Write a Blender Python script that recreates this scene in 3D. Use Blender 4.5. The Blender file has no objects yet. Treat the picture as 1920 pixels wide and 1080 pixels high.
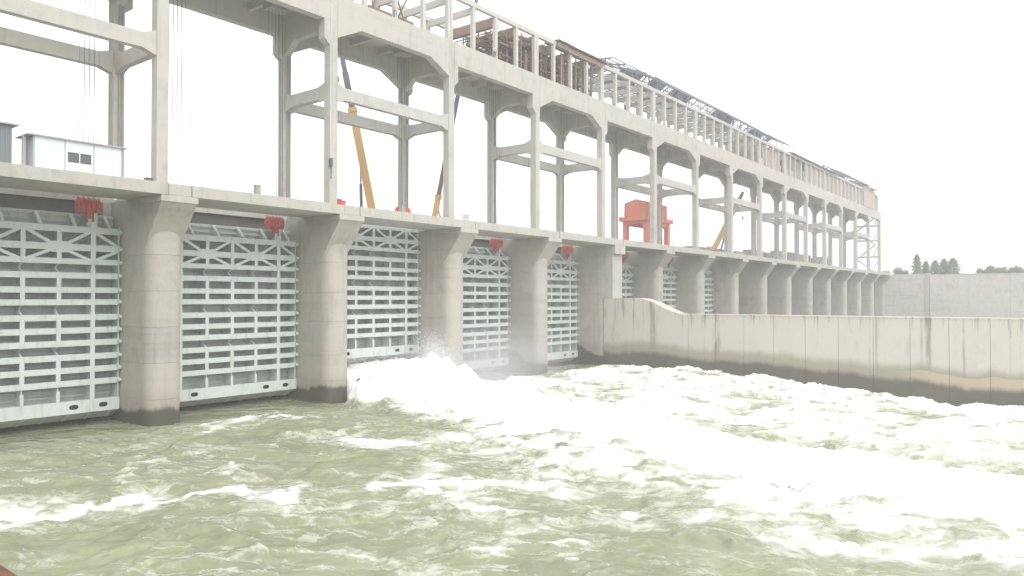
import bpy, bmesh, math, random
import numpy as np
from mathutils import Vector, Matrix

random.seed(7)
rng = np.random.default_rng(7)
SC = bpy.context.scene
COL = SC.collection

# ------------------------------------------------------------------ camera
# world: X runs along the dam (away from the camera), Y upstream, Z up; still water about z = 0
TH = 0.6626                       # angle between the dam axis and the view direction
CAMZ = 10.5
F_PX = 1400.0                     # focal length in pixels of a 1920 px wide frame
cam_d = bpy.data.cameras.new('camera')
cam = bpy.data.objects.new('camera', cam_d)
COL.objects.link(cam)
cam_d.sensor_width = 36.0
cam_d.lens = 36.0 * F_PX / 1920.0
cam_d.clip_start = 0.05
cam_d.clip_end = 5000
pitch = math.atan(19.5 / F_PX)
fwd = Vector((math.cos(TH) * math.cos(pitch), math.sin(TH) * math.cos(pitch), math.sin(pitch)))
cam.location = (0, 0, CAMZ)
cam.rotation_euler = fwd.to_track_quat('-Z', 'Y').to_euler()
SC.camera = cam
SC.render.resolution_x, SC.render.resolution_y = 1024, 576

# ------------------------------------------------------------------ sky, sun, exposure
SUN_FROM = Vector((-0.25, -0.62, 0.80)).normalized()
world = bpy.data.worlds.new('World')
SC.world = world
world.use_nodes = True
wn = world.node_tree
wn.nodes.clear()
w_out = wn.nodes.new('ShaderNodeOutputWorld')
w_bg = wn.nodes.new('ShaderNodeBackground')
w_sky = wn.nodes.new('ShaderNodeTexSky')
w_sky.sky_type = 'NISHITA'
w_sky.sun_disc = False
w_sky.sun_elevation = math.asin(SUN_FROM.z)
w_sky.sun_rotation = math.atan2(SUN_FROM.x, SUN_FROM.y)
w_sky.dust_density = 6.0
w_sky.air_density = 1.0
w_sky.ozone_density = 1.0
w_hsv = wn.nodes.new('ShaderNodeHueSaturation')
w_hsv.inputs['Saturation'].default_value = 0.12      # a closed white overcast
w_mix = wn.nodes.new('ShaderNodeMix')
w_mix.data_type = 'RGBA'
w_mix.inputs['Factor'].default_value = 0.7
w_mix.inputs['B'].default_value = (9.6, 9.75, 10.0, 1)
wn.links.new(w_sky.outputs['Color'], w_hsv.inputs['Color'])
wn.links.new(w_hsv.outputs['Color'], w_mix.inputs['A'])
wn.links.new(w_mix.outputs['Result'], w_bg.inputs['Color'])
w_bg.inputs['Strength'].default_value = 0.10
wn.links.new(w_bg.outputs['Background'], w_out.inputs['Surface'])

sun_d = bpy.data.lights.new('sun', 'SUN')
sun = bpy.data.objects.new('sun', sun_d)
COL.objects.link(sun)
sun_d.energy = 1.0
sun_d.angle = math.radians(60)
sun_d.color = (1.0, 0.965, 0.90)
sun.rotation_euler = (-SUN_FROM).to_track_quat('-Z', 'Y').to_euler()

SC.view_settings.view_transform = 'Standard'
SC.view_settings.look = 'None'
SC.view_settings.gamma = 1.0
SC.view_settings.use_curve_mapping = False
SC.view_settings.exposure = 0.95
SC.render.engine = 'CYCLES'
SC.cycles.use_denoising = True
SC.cycles.max_bounces = 5
SC.cycles.volume_bounces = 1
SC.cycles.transparent_max_bounces = 8
SC.cycles.volume_step_rate = 4.0
SC.cycles.volume_max_steps = 48

# ------------------------------------------------------------------ materials
def new_mat(name):
    m = bpy.data.materials.new(name)
    m.use_nodes = True
    nt = m.node_tree
    b = nt.nodes['Principled BSDF']
    return m, nt, b

def N(nt, typ, **kw):
    n = nt.nodes.new(typ)
    for k, v in kw.items():
        if k in n.inputs.keys():
            n.inputs[k].default_value = v
        else:
            setattr(n, k, v)
    return n

def L(nt, a, b):
    nt.links.new(a, b)

def ramp(nt, fac, stops):
    r = nt.nodes.new('ShaderNodeValToRGB')
    els = r.color_ramp.elements
    while len(els) < len(stops):
        els.new(0.5)
    for e, (p, c) in zip(els, stops):
        e.position = p
        e.color = (c[0], c[1], c[2], 1) if len(c) == 3 else c
    if fac is not None:
        L(nt, fac, r.inputs['Fac'])
    return r

def mixc(nt, fac, a, b, mode='MIX'):
    m = nt.nodes.new('ShaderNodeMix')
    m.data_type = 'RGBA'
    m.blend_type = mode
    for s, v in (('Factor', fac), ('A', a), ('B', b)):
        if hasattr(v, 'is_linked') or hasattr(v, 'links'):
            L(nt, v, m.inputs[s])
        else:
            m.inputs[s].default_value = v if not isinstance(v, tuple) else (v + (1,))[:4]
    return m.outputs['Result']

def math_n(nt, op, a, b=None, c=None, clamp=False):
    n = nt.nodes.new('ShaderNodeMath')
    n.operation = op
    n.use_clamp = clamp
    for i, v in enumerate((a, b, c)):
        if v is None:
            continue
        if isinstance(v, (int, float)):
            n.inputs[i].default_value = v
        else:
            L(nt, v, n.inputs[i])
    return n.outputs[0]

def mapr(nt, v, a, b, c=0.0, d=1.0, smooth=True):
    n = nt.nodes.new('ShaderNodeMapRange')
    if smooth:
        n.interpolation_type = 'SMOOTHSTEP'
    L(nt, v, n.inputs['Value'])
    for s, q in (('From Min', a), ('From Max', b), ('To Min', c), ('To Max', d)):
        n.inputs[s].default_value = q
    return n.outputs['Result']

def world_noise(nt, scale, stretch=(1, 1, 1), detail=5, rough=0.6, dist=0.0, offset=(0, 0, 0)):
    g = nt.nodes.new('ShaderNodeNewGeometry')
    mp = nt.nodes.new('ShaderNodeMapping')
    mp.inputs['Scale'].default_value = stretch
    mp.inputs['Location'].default_value = offset
    L(nt, g.outputs['Position'], mp.inputs['Vector'])
    n = nt.nodes.new('ShaderNodeTexNoise')
    n.inputs['Scale'].default_value = scale
    n.inputs['Detail'].default_value = detail
    n.inputs['Roughness'].default_value = rough
    n.inputs['Distortion'].default_value = dist
    L(nt, mp.outputs['Vector'], n.inputs['Vector'])
    return n.outputs['Fac']

def pos_xyz(nt):
    g = nt.nodes.new('ShaderNodeNewGeometry')
    s = nt.nodes.new('ShaderNodeSeparateXYZ')
    L(nt, g.outputs['Position'], s.inputs['Vector'])
    return s.outputs['X'], s.outputs['Y'], s.outputs['Z']

def bump(nt, b, h, strength, dist=0.05):
    bp = nt.nodes.new('ShaderNodeBump')
    bp.inputs['Strength'].default_value = strength
    bp.inputs['Distance'].default_value = dist
    L(nt, h, bp.inputs['Height'])
    L(nt, bp.outputs['Normal'], b.inputs['Normal'])

def concrete(name, base, dark, warm, streak=0.5, foot=None, pour=0.0, strata=0.0):
    m, nt, b = new_mat(name)
    big = world_noise(nt, 0.16, (1, 1, 0.7), 4, 0.55)
    mid = world_noise(nt, 0.9, (1, 1, 0.45), 6, 0.65, 0.4)
    fine = world_noise(nt, 9.0, (1, 1, 1), 4, 0.7)
    drip = world_noise(nt, 1.3, (1, 1, 0.06), 5, 0.7, 0.2, (5, 3, 1))
    c = mixc(nt, mapr(nt, big, 0.35, 0.68), base, warm)
    c = mixc(nt, math_n(nt, 'MULTIPLY', mapr(nt, mid, 0.48, 0.78), 0.62), c, dark)
    blot = world_noise(nt, 0.45, (1, 1, 0.8), 7, 0.7, 0.8, (11, 6, 3))
    c = mixc(nt, math_n(nt, 'MULTIPLY', mapr(nt, blot, 0.5, 0.7), 0.42), c, dark)
    c = mixc(nt, math_n(nt, 'MULTIPLY', mapr(nt, drip, 0.54, 0.72), streak), c, dark)
    c = mixc(nt, math_n(nt, 'MULTIPLY', mapr(nt, fine, 0.3, 0.75), 0.26), c, dark)
    if strata > 0:                        # board marks and damp lines that run level
        lay = world_noise(nt, 0.5, (0.12, 0.12, 1.6), 5, 0.65, 0.3, (2, 2, 7))
        c = mixc(nt, math_n(nt, 'MULTIPLY', mapr(nt, lay, 0.5, 0.72), strata), c, dark)
    x, y, z = pos_xyz(nt)
    if pour > 0:                          # the lifts it was poured in differ a little in tone
        band = nt.nodes.new('ShaderNodeTexWhiteNoise')
        band.noise_dimensions = '2D'
        cb = nt.nodes.new('ShaderNodeCombineXYZ')
        L(nt, math_n(nt, 'FLOOR', math_n(nt, 'DIVIDE', math_n(nt, 'ADD', z, 0.9), 3.0)), cb.inputs['X'])
        L(nt, math_n(nt, 'FLOOR', math_n(nt, 'DIVIDE', math_n(nt, 'SUBTRACT', x, 22.45), 18.0)), cb.inputs['Y'])
        L(nt, cb.outputs['Vector'], band.inputs['Vector'])
        c = mixc(nt, math_n(nt, 'MULTIPLY', band.outputs['Value'], pour), c, warm)
        # tie-rod holes and rust runs
    if foot is not None:
        z0, zs, wet, mud = foot
        wob = world_noise(nt, 0.35, (1, 1, 0.3), 5, 0.6, 0.3)
        zz = math_n(nt, 'ADD', z, math_n(nt, 'MULTIPLY', math_n(nt, 'SUBTRACT', wob, 0.5), -2.6))
        # splash marks climb toward the gate side on the piers beyond the jet
        rise = math_n(nt, 'MULTIPLY', mapr(nt, y, 61.2, 66.0, 0.0, 3.6), mapr(nt, x, 60.0, 64.0))
        rise = math_n(nt, 'MULTIPLY', rise, mapr(nt, x, 80.0, 84.0, 1.0, 0.45))
        zz = math_n(nt, 'SUBTRACT', zz, rise)
        c = mixc(nt, mapr(nt, zz, z0 + zs, z0 + zs + 2.2, 0.55, 0.0), c, mud)
        c = mixc(nt, mapr(nt, zz, z0, z0 + 0.5, 0.93, 0.0), c, wet)
        L(nt, mapr(nt, zz, z0, z0 + 0.5, 0.45, 0.9), b.inputs['Roughness'])
    else:
        b.inputs['Roughness'].default_value = 0.9
    L(nt, c, b.inputs['Base Color'])
    h = math_n(nt, 'ADD', math_n(nt, 'MULTIPLY', fine, 0.5), mid)
    bump(nt, b, h, 0.5, 0.04)
    b.inputs['Specular IOR Level'].default_value = 0.25
    return m

WARM = (0.46, 0.40, 0.325)
M = {}
M['pier'] = concrete('pier_concrete', (0.385, 0.378, 0.350), (0.20, 0.193, 0.172), (0.43, 0.397, 0.345), 0.6,
                     (1.05, 0.1, (0.062, 0.058, 0.040), (0.27, 0.245, 0.20)), 0.5, 0.4)
M['deck'] = concrete('deck_concrete', (0.43, 0.422, 0.39), (0.25, 0.243, 0.217), (0.45, 0.428, 0.38), 0.4)
M['frame'] = concrete('frame_concrete', (0.45, 0.448, 0.425), (0.27, 0.264, 0.24), (0.47, 0.446, 0.40), 0.65, None, 0.5, 0.2)
M['gallery'] = concrete('gallery_concrete', (0.50, 0.49, 0.46), (0.36, 0.345, 0.32), (0.50, 0.47, 0.43), 0.3)
M['abutment'] = concrete('abutment_concrete', (0.53, 0.525, 0.505), (0.34, 0.32, 0.275), (0.55, 0.53, 0.475), 0.3, None, 0.0, 0.6)

def guide_wall_mat():
    m, nt, b = new_mat('guide_wall_concrete')
    x, y, z = pos_xyz(nt)
    big = world_noise(nt, 0.15, (1, 1, 0.8), 4, 0.55)
    fine = world_noise(nt, 7.0, (1, 1, 1), 4, 0.7)
    mid = world_noise(nt, 0.8, (1, 1, 0.35), 6, 0.62, 0.4)
    drip = world_noise(nt, 1.5, (1, 1, 0.05), 7, 0.75, 0.5, (3, 8, 2))
    drip2 = world_noise(nt, 0.33, (1, 1, 0.02), 3, 0.6, 0.0, (1, 4, 0))
    c = mixc(nt, mapr(nt, big, 0.35, 0.68), (0.52, 0.505, 0.46), (0.53, 0.495, 0.43))
    c = mixc(nt, math_n(nt, 'MULTIPLY', mapr(nt, mid, 0.52, 0.8), 0.45), c, (0.30, 0.28, 0.235))
    # black runs that start at the coping and thin out downward
    top = mapr(nt, z, 5.4, 8.1, 0.0, 0.10)
    d = mapr(nt, math_n(nt, 'ADD', drip, top), 0.60, 0.75)
    c = mixc(nt, math_n(nt, 'MULTIPLY', d, 0.72), c, (0.13, 0.118, 0.095))
    d2 = math_n(nt, 'MULTIPLY', mapr(nt, drip2, 0.575, 0.64), mapr(nt, mid, 0.3, 0.6))
    c = mixc(nt, math_n(nt, 'MULTIPLY', d2, 0.7), c, (0.14, 0.125, 0.10))
    c = mixc(nt, math_n(nt, 'MULTIPLY', mapr(nt, fine, 0.3, 0.75), 0.14), c, (0.26, 0.24, 0.2))
    # tide marks: damp algae band, bare tan band, black wet foot; the river drops downstream
    wob = math_n(nt, 'MULTIPLY', math_n(nt, 'SUBTRACT', world_noise(nt, 0.13, (1, 1, 0.4), 4, 0.5, 0.2), 0.5), 2.6)
    fall = mapr(nt, y, 2.0, 56.0, -1.55, 0.45, False)
    zz = math_n(nt, 'SUBTRACT', math_n(nt, 'ADD', z, wob), fall)
    algae = mapr(nt, math_n(nt, 'ADD', zz, math_n(nt, 'MULTIPLY', math_n(nt, 'SUBTRACT', mid, 0.5), 1.2)), 2.6, 3.9, 0.8, 0.0)
    c = mixc(nt, algae, c, (0.255, 0.235, 0.17))
    tan_y = mapr(nt, y, 15.0, 20.0, 1.0, 0.0)
    tan = math_n(nt, 'MULTIPLY', mapr(nt, zz, 2.5, 2.6, 0.9, 0.0), tan_y)
    c = mixc(nt, tan, c, (0.44, 0.37, 0.26))
    wet_hi = math_n(nt, 'ADD', zz, mapr(nt, y, 14.0, 26.0, 0.75, 0.25))
    wet_hi = math_n(nt, 'ADD', wet_hi, math_n(nt, 'MULTIPLY', math_n(nt, 'SUBTRACT', mid, 0.5), 0.9))
    wet = mapr(nt, wet_hi, 1.6, 2.5, 0.95, 0.0)
    c = mixc(nt, wet, c, (0.088, 0.082, 0.062))
    L(nt, c, b.inputs['Base Color'])
    L(nt, mapr(nt, wet_hi, 1.9, 2.3, 0.5, 0.9), b.inputs['Roughness'])
    bump(nt, b, math_n(nt, 'ADD', mid, math_n(nt, 'MULTIPLY', fine, 0.5)), 0.3, 0.03)
    b.inputs['Specular IOR Level'].default_value = 0.25
    return m
M['guide'] = guide_wall_mat()

def paint(name, col, dirt, amount=0.35, rough=0.55, metal=0.0, scale=1.6, stretch=(1, 1, 0.25)):
    m, nt, b = new_mat(name)
    n1 = world_noise(nt, scale, stretch, 6, 0.7, 0.3)
    n2 = world_noise(nt, scale * 8, (1, 1, 1), 3, 0.6)
    c = mixc(nt, math_n(nt, 'MULTIPLY', mapr(nt, n1, 0.48, 0.75), amount), col, dirt)
    c = mixc(nt, math_n(nt, 'MULTIPLY', mapr(nt, n2, 0.5, 0.8), amount * 0.5), c, dirt)
    L(nt, c, b.inputs['Base Color'])
    b.inputs['Roughness'].default_value = rough
    b.inputs['Metallic'].default_value = metal
    bump(nt, b, n2, 0.1, 0.01)
    return m
M['gate'] = paint('gate_paint', (0.55, 0.605, 0.585), (0.37, 0.375, 0.33), 0.6, 0.5)
M['gate_skin'] = paint('gate_skin_paint', (0.47, 0.51, 0.48), (0.26, 0.275, 0.24), 0.75, 0.6)
M['hole'] = paint('hole_shade_joint_black', (0.03, 0.03, 0.032), (0.06, 0.055, 0.05), 0.3, 0.7)  # black for the wall joints and for shade painted behind the drain holes
M['red'] = paint('pulley_red', (0.55, 0.085, 0.07), (0.30, 0.05, 0.045), 0.5, 0.45)
M['orange'] = paint('gantry_orange', (0.68, 0.185, 0.105), (0.46, 0.13, 0.08), 0.45, 0.5)
M['yellow'] = paint('crane_yellow', (0.56, 0.35, 0.125), (0.36, 0.22, 0.09), 0.6, 0.5)
M['steel'] = paint('dark_steel', (0.10, 0.105, 0.115), (0.06, 0.06, 0.06), 0.5, 0.5)
M['rope'] = paint('wire_rope', (0.10, 0.098, 0.11), (0.06, 0.06, 0.06), 0.4, 0.6)
M['conduit'] = paint('grey_conduit', (0.30, 0.295, 0.285), (0.18, 0.17, 0.16), 0.5, 0.6)
M['roof_steel'] = paint('roof_blue_steel', (0.155, 0.18, 0.225), (0.10, 0.11, 0.13), 0.5, 0.55)
M['roof_sheet'] = paint('roof_grey_sheet', (0.235, 0.25, 0.275), (0.14, 0.145, 0.15), 0.6, 0.6)
M['wood'] = paint('formwork_wood', (0.24, 0.175, 0.135), (0.12, 0.085, 0.068), 0.7, 0.85, 0, 2.5, (1, 1, 1))
M['pole'] = paint('rusty_pole', (0.20, 0.155, 0.125), (0.11, 0.085, 0.07), 0.6, 0.7)
M['white'] = paint('hut_white', (0.62, 0.67, 0.71), (0.50, 0.53, 0.55), 0.25, 0.5)
M['hut_frame'] = paint('hut_grey_blue', (0.40, 0.43, 0.48), (0.28, 0.30, 0.33), 0.3, 0.5)
M['hut_roof'] = paint('hut_roof_tan', (0.42, 0.39, 0.36), (0.28, 0.25, 0.22), 0.5, 0.7)
M['hut_dark'] = paint('hut_dark_grey', (0.175, 0.19, 0.21), (0.12, 0.125, 0.13), 0.4, 0.6)
M['lintel'] = paint('lintel_dark_grey', (0.11, 0.107, 0.102), (0.06, 0.058, 0.055), 0.5, 0.6)
M['glass'] = paint('window_glass', (0.09, 0.095, 0.105), (0.13, 0.13, 0.13), 0.3, 0.12)
M['rust'] = paint('rusty_rail', (0.11, 0.045, 0.03), (0.26, 0.12, 0.05), 0.6, 0.75, 0, 9.0, (1, 1, 1))
M['cabin_a'] = paint('cabin_brown', (0.30, 0.235, 0.21), (0.2, 0.16, 0.14), 0.5, 0.7)
M['cabin_b'] = paint('cabin_grey', (0.28, 0.265, 0.255), (0.19, 0.18, 0.17), 0.5, 0.7)
M['cabin_c'] = paint('cabin_pink', (0.44, 0.30, 0.27), (0.32, 0.22, 0.2), 0.5, 0.7)
M['tyre'] = paint('tyre', (0.03, 0.03, 0.03), (0.07, 0.065, 0.06), 0.4, 0.8)

def brick_mat():
    m, nt, b = new_mat('pink_brick')
    g = nt.nodes.new('ShaderNodeNewGeometry')
    mp = nt.nodes.new('ShaderNodeMapping')
    mp.inputs['Rotation'].default_value = (math.radians(90), 0, 0)
    L(nt, g.outputs['Position'], mp.inputs['Vector'])
    bt = nt.nodes.new('ShaderNodeTexBrick')
    bt.inputs['Scale'].default_value = 1.0
    bt.inputs['Brick Width'].default_value = 0.42
    bt.inputs['Row Height'].default_value = 0.21
    bt.inputs['Mortar Size'].default_value = 0.018
    bt.inputs['Color1'].default_value = (0.34, 0.275, 0.25, 1)
    bt.inputs['Color2'].default_value = (0.41, 0.345, 0.315, 1)
    bt.inputs['Mortar'].default_value = (0.46, 0.42, 0.38, 1)
    L(nt, mp.outputs['Vector'], bt.inputs['Vector'])
    n1 = world_noise(nt, 0.9, (1, 1, 0.3), 5, 0.7, 0.3)
    c = mixc(nt, math_n(nt, 'MULTIPLY', mapr(nt, n1, 0.45, 0.75), 0.6), bt.outputs['Color'], (0.28, 0.21, 0.18))
    L(nt, c, b.inputs['Base Color'])
    b.inputs['Roughness'].default_value = 0.92
    bump(nt, b, bt.outputs['Fac'], -0.3, 0.02)
    return m
M['brick'] = brick_mat()

def leaf_mat(name, c1, c2):
    m, nt, b = new_mat(name)
    n = world_noise(nt, 0.8, (1, 1, 1), 4, 0.6)
    L(nt, ramp(nt, n, [(0.3, c1), (0.7, c2)]).outputs['Color'], b.inputs['Base Color'])
    b.inputs['Roughness'].default_value = 0.7
    b.inputs['Subsurface Weight'].default_value = 0.0
    return m
M['leaf'] = leaf_mat('conifer_leaf', (0.05, 0.10, 0.04), (0.10, 0.16, 0.07))
M['leaf2'] = leaf_mat('broad_leaf', (0.06, 0.10, 0.04), (0.12, 0.165, 0.075))
M['bark'] = paint('bark', (0.12, 0.09, 0.065), (0.06, 0.045, 0.035), 0.6, 0.9)

def ground_mat():
    m, nt, b = new_mat('bank_ground')
    n = world_noise(nt, 0.08, (1, 1, 1), 6, 0.65, 0.5)
    L(nt, ramp(nt, n, [(0.35, (0.07, 0.09, 0.04)), (0.6, (0.20, 0.17, 0.12))]).outputs['Color'], b.inputs['Base Color'])
    b.inputs['Roughness'].default_value = 0.95
    return m
M['ground'] = ground_mat()

def river_mat():
    m, nt, b = new_mat('river_water')
    at = nt.nodes.new('ShaderNodeAttribute')
    at.attribute_name = 'foam'
    foam = at.outputs['Fac']
    silt = world_noise(nt, 0.22, (1, 1, 1), 5, 0.6, 1.0)
    water = ramp(nt, silt, [(0.3, (0.200, 0.212, 0.128)), (0.7, (0.275, 0.287, 0.185))]).outputs['Color']
    # wisps drawn out across the current, warped by slow eddies
    g = nt.nodes.new('ShaderNodeNewGeometry')
    wn_ = nt.nodes.new('ShaderNodeTexNoise')
    wn_.inputs['Scale'].default_value = 0.35
    wn_.inputs['Detail'].default_value = 3
    L(nt, g.outputs['Position'], wn_.inputs['Vector'])
    va = nt.nodes.new('ShaderNodeVectorMath')
    va.operation = 'MULTIPLY_ADD'
    L(nt, wn_.outputs['Color'], va.inputs[0])
    va.inputs[1].default_value = (3.2, 3.2, 0)
    L(nt, g.outputs['Position'], va.inputs[2])
    def wisp(scale, stretch, detail, off, rough=0.55):
        mp = nt.nodes.new('ShaderNodeMapping')
        mp.vector_type = 'TEXTURE'
        mp.inputs['Rotation'].default_value = (0, 0, math.atan2(-0.788, 0.615))
        mp.inputs['Scale'].default_value = (stretch, 1, 1)
        mp.inputs['Location'].default_value = off
        L(nt, va.outputs['Vector'], mp.inputs['Vector'])
        n = nt.nodes.new('ShaderNodeTexNoise')
        n.inputs['Scale'].default_value = scale
        n.inputs['Detail'].default_value = detail
        n.inputs['Roughness'].default_value = rough
        n.inputs['Distortion'].default_value = 0.6
        L(nt, mp.outputs['Vector'], n.inputs['Vector'])
        return n.outputs['Fac']
    n1 = wisp(0.9, 2.4, 6, (0, 0, 0))
    rg = wisp(0.75, 3.0, 4, (13, 5, 2), 0.5)
    ridge = math_n(nt, 'SUBTRACT', 1.0, math_n(nt, 'MULTIPLY', math_n(nt, 'ABSOLUTE', math_n(nt, 'SUBTRACT', rg, 0.5)), 9.0), clamp=True)
    rg2 = wisp(1.9, 2.6, 3, (3, 25, 7), 0.5)
    ridge2 = math_n(nt, 'SUBTRACT', 1.0, math_n(nt, 'MULTIPLY', math_n(nt, 'ABSOLUTE', math_n(nt, 'SUBTRACT', rg2, 0.5)), 8.0), clamp=True)
    n3 = wisp(5.5, 1.8, 4, (31, 2, 9), 0.65)
    n1 = math_n(nt, 'ADD', n1, math_n(nt, 'MULTIPLY', math_n(nt, 'SUBTRACT', n3, 0.5), 0.38))
    brk = math_n(nt, 'ADD', math_n(nt, 'MULTIPLY', math_n(nt, 'SUBTRACT', n1, 0.5), 0.9),
                 math_n(nt, 'ADD', math_n(nt, 'MULTIPLY', math_n(nt, 'SUBTRACT', ridge, 0.4), 0.20),
                        math_n(nt, 'MULTIPLY', math_n(nt, 'SUBTRACT', ridge2, 0.4), 0.13)))
    mask = mapr(nt, math_n(nt, 'ADD', foam, brk), 0.38, 0.98)
    thin = mapr(nt, math_n(nt, 'ADD', foam, math_n(nt, 'MULTIPLY', brk, 1.2)), 0.13, 0.80, 0.0, 0.42)
    fac = math_n(nt, 'MAXIMUM', mask, thin)
    c = mixc(nt, fac, water, (0.84, 0.845, 0.825))
    L(nt, c, b.inputs['Base Color'])
    at2 = nt.nodes.new('ShaderNodeAttribute')
    at2.attribute_name = 'calm'
    calm = at2.outputs['Fac']
    L(nt, math_n(nt, 'MULTIPLY', mapr(nt, fac, 0.0, 0.7, 0.2, 0.95), mapr(nt, calm, 0, 1, 1.0, 0.35, False)), b.inputs['Roughness'])
    b.inputs['IOR'].default_value = 1.33
    L(nt, mapr(nt, fac, 0.0, 0.7, 0.5, 0.1), b.inputs['Specular IOR Level'])
    rip = wisp(1.3, 2.0, 6, (2, 7, 1), 0.55)
    h = math_n(nt, 'ADD', math_n(nt, 'ADD', rip, math_n(nt, 'MULTIPLY', n3, 0.22)), math_n(nt, 'MULTIPLY', fac, 0.1))
    bump(nt, b, h, 0.28, 0.10)
    for nd in nt.nodes:
        if nd.type == 'BUMP':
            L(nt, mapr(nt, calm, 0, 1, 0.28, 0.07, False), nd.inputs['Strength'])
    return m
M['river'] = river_mat()

def foam_mat():
    m, nt, b = new_mat('white_spray')
    b.inputs['Base Color'].default_value = (0.88, 0.885, 0.88, 1)
    b.inputs['Roughness'].default_value = 1.0
    b.inputs['Specular IOR Level'].default_value = 0.1
    return m
M['foam'] = foam_mat()

# ------------------------------------------------------------------ mesh helpers
class MB:
    def __init__(s):
        s.v, s.f = [], []
    def add(s, vs, fs):
        o = len(s.v)
        s.v += [tuple(p) for p in vs]
        s.f += [tuple(i + o for i in f) for f in fs]
        return s
    def box(s, x0, x1, y0, y1, z0, z1):
        return s.add([(x0, y0, z0), (x1, y0, z0), (x1, y1, z0), (x0, y1, z0), (x0, y0, z1), (x1, y0, z1), (x1, y1, z1), (x0, y1, z1)],
                     [(0, 3, 2, 1), (4, 5, 6, 7), (0, 1, 5, 4), (1, 2, 6, 5), (2, 3, 7, 6), (3, 0, 4, 7)])
    def prism(s, poly, axis, a, b):
        """poly: 2D points; axis 'x' -> (y,z), 'y' -> (x,z), 'z' -> (x,y); extruded from a to b"""
        n = len(poly)
        def P(p, t):
            return {'x': (t, p[0], p[1]), 'y': (p[0], t, p[1]), 'z': (p[0], p[1], t)}[axis]
        area = sum(poly[i][0] * poly[(i + 1) % n][1] - poly[(i + 1) % n][0] * poly[i][1] for i in range(n))
        if (area > 0) == (axis == 'y'):
            poly = poly[::-1]
        vs = [P(p, a) for p in poly] + [P(p, b) for p in poly]
        fs = [tuple(range(n))[::-1], tuple(range(n, 2 * n))] + [(i, (i + 1) % n, n + (i + 1) % n, n + i) for i in range(n)]
        return s.add(vs, fs)
    def tube(s, p, q, r, n=8, r2=None, cap=True):
        p, q = Vector(p), Vector(q)
        r2 = r if r2 is None else r2
        d = (q - p).normalized()
        u = d.orthogonal().normalized()
        w = d.cross(u)
        vs, fs = [], []
        for c, rr in ((p, r), (q, r2)):
            for i in range(n):
                t = 2 * math.pi * i / n
                vs.append(c + (u * math.cos(t) + w * math.sin(t)) * rr)
        for i in range(n):
            fs.append((i, (i + 1) % n, n + (i + 1) % n, n + i))
        if cap:
            fs.append(tuple(range(n))[::-1])
            fs.append(tuple(range(n, 2 * n)))
        return s.add(vs, fs)
    def bar(s, p, q, w, h, up=(0, 0, 1)):
        p, q = Vector(p), Vector(q)
        d = (q - p).normalized()
        side = d.cross(Vector(up))
        if side.length < 1e-4:
            side = d.cross(Vector((1, 0, 0)))
        side.normalize()
        u = side.cross(d)
        vs = []
        for c in (p, q):
            for a, b in ((-1, -1), (1, -1), (1, 1), (-1, 1)):
                vs.append(c + side * a * w / 2 + u * b * h / 2)
        return s.add(vs, [(0, 3, 2, 1), (4, 5, 6, 7), (0, 1, 5, 4), (1, 2, 6, 5), (2, 3, 7, 6), (3, 0, 4, 7)])
    def mesh(s, name, mat, smooth=False):
        me = bpy.data.meshes.new(name)
        me.from_pydata(s.v, [], s.f)
        me.materials.append(mat)
        if smooth:
            me.polygons.foreach_set('use_smooth', [True] * len(me.polygons))
        me.update()
        return me
    def build(s, name, mat, parent=None, smooth=False, loc=None):
        return link(name, s.mesh(name, mat, smooth), parent, loc)

def link(name, me, parent=None, loc=None):
    o = bpy.data.objects.new(name, me)
    COL.objects.link(o)
    if parent is not None:
        o.parent = parent
    if loc is not None:
        o.location = loc
    return o

def tag(o, label=None, cat=None, group=None, kind=None):
    if label:
        o['label'] = label
    if cat:
        o['category'] = cat
    if group:
        o['group'] = group
    if kind:
        o['kind'] = kind
    return o

def empty(name, loc, label, cat, group=None, rz=0.0):
    o = bpy.data.objects.new(name, None)
    COL.objects.link(o)
    o.location = loc
    o.rotation_euler = (0, 0, rz)
    return tag(o, label, cat, group, 'thing')

def copy_tree(o, parent=None):
    c = o.copy()
    COL.objects.link(c)
    if parent is not None:
        c.parent = parent
    for ch in list(o.children):
        copy_tree(ch, c)
    return c

def bevel(o, w=0.03, seg=1):
    md = o.modifiers.new('bevel', 'BEVEL')
    md.width = w
    md.segments = seg
    md.limit_method = 'ANGLE'
    return o

ORD = ['first', 'second', 'third', 'fourth', 'fifth', 'sixth', 'seventh', 'eighth', 'ninth', 'tenth', 'eleventh', 'twelfth',
       'thirteenth', 'fourteenth', 'fifteenth', 'sixteenth', 'seventeenth']
P = 18.0
X0 = 31.45
def PX(n):
    return X0 + P * n
Z_SLAB, Z_DECK = 18.9, 19.85
Z_GB, Z_GT = 39.3, 42.2
N_END = 15

# ------------------------------------------------------------------ setting: terrain, reservoir
g = MB()
g.add([(-1500, -1500, -9), (1500, -1500, -9), (1500, 1500, -9), (-1500, 1500, -9)], [(0, 1, 2, 3)])
tag(g.build('ground', M['ground']), 'bare river bed and land far around the dam', kind='structure')
m_res, nt_, b_ = new_mat('reservoir_water')
b_.inputs['Base Color'].default_value = (0.16, 0.17, 0.12, 1)
b_.inputs['Roughness'].default_value = 0.15
g = MB()
g.add([(-400, 87, 13.5), (303, 87, 13.5), (303, 900, 13.5), (-400, 900, 13.5)], [(0, 1, 2, 3)])
tag(g.build('reservoir', m_res), 'calm water held behind the dam', kind='structure')
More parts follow.
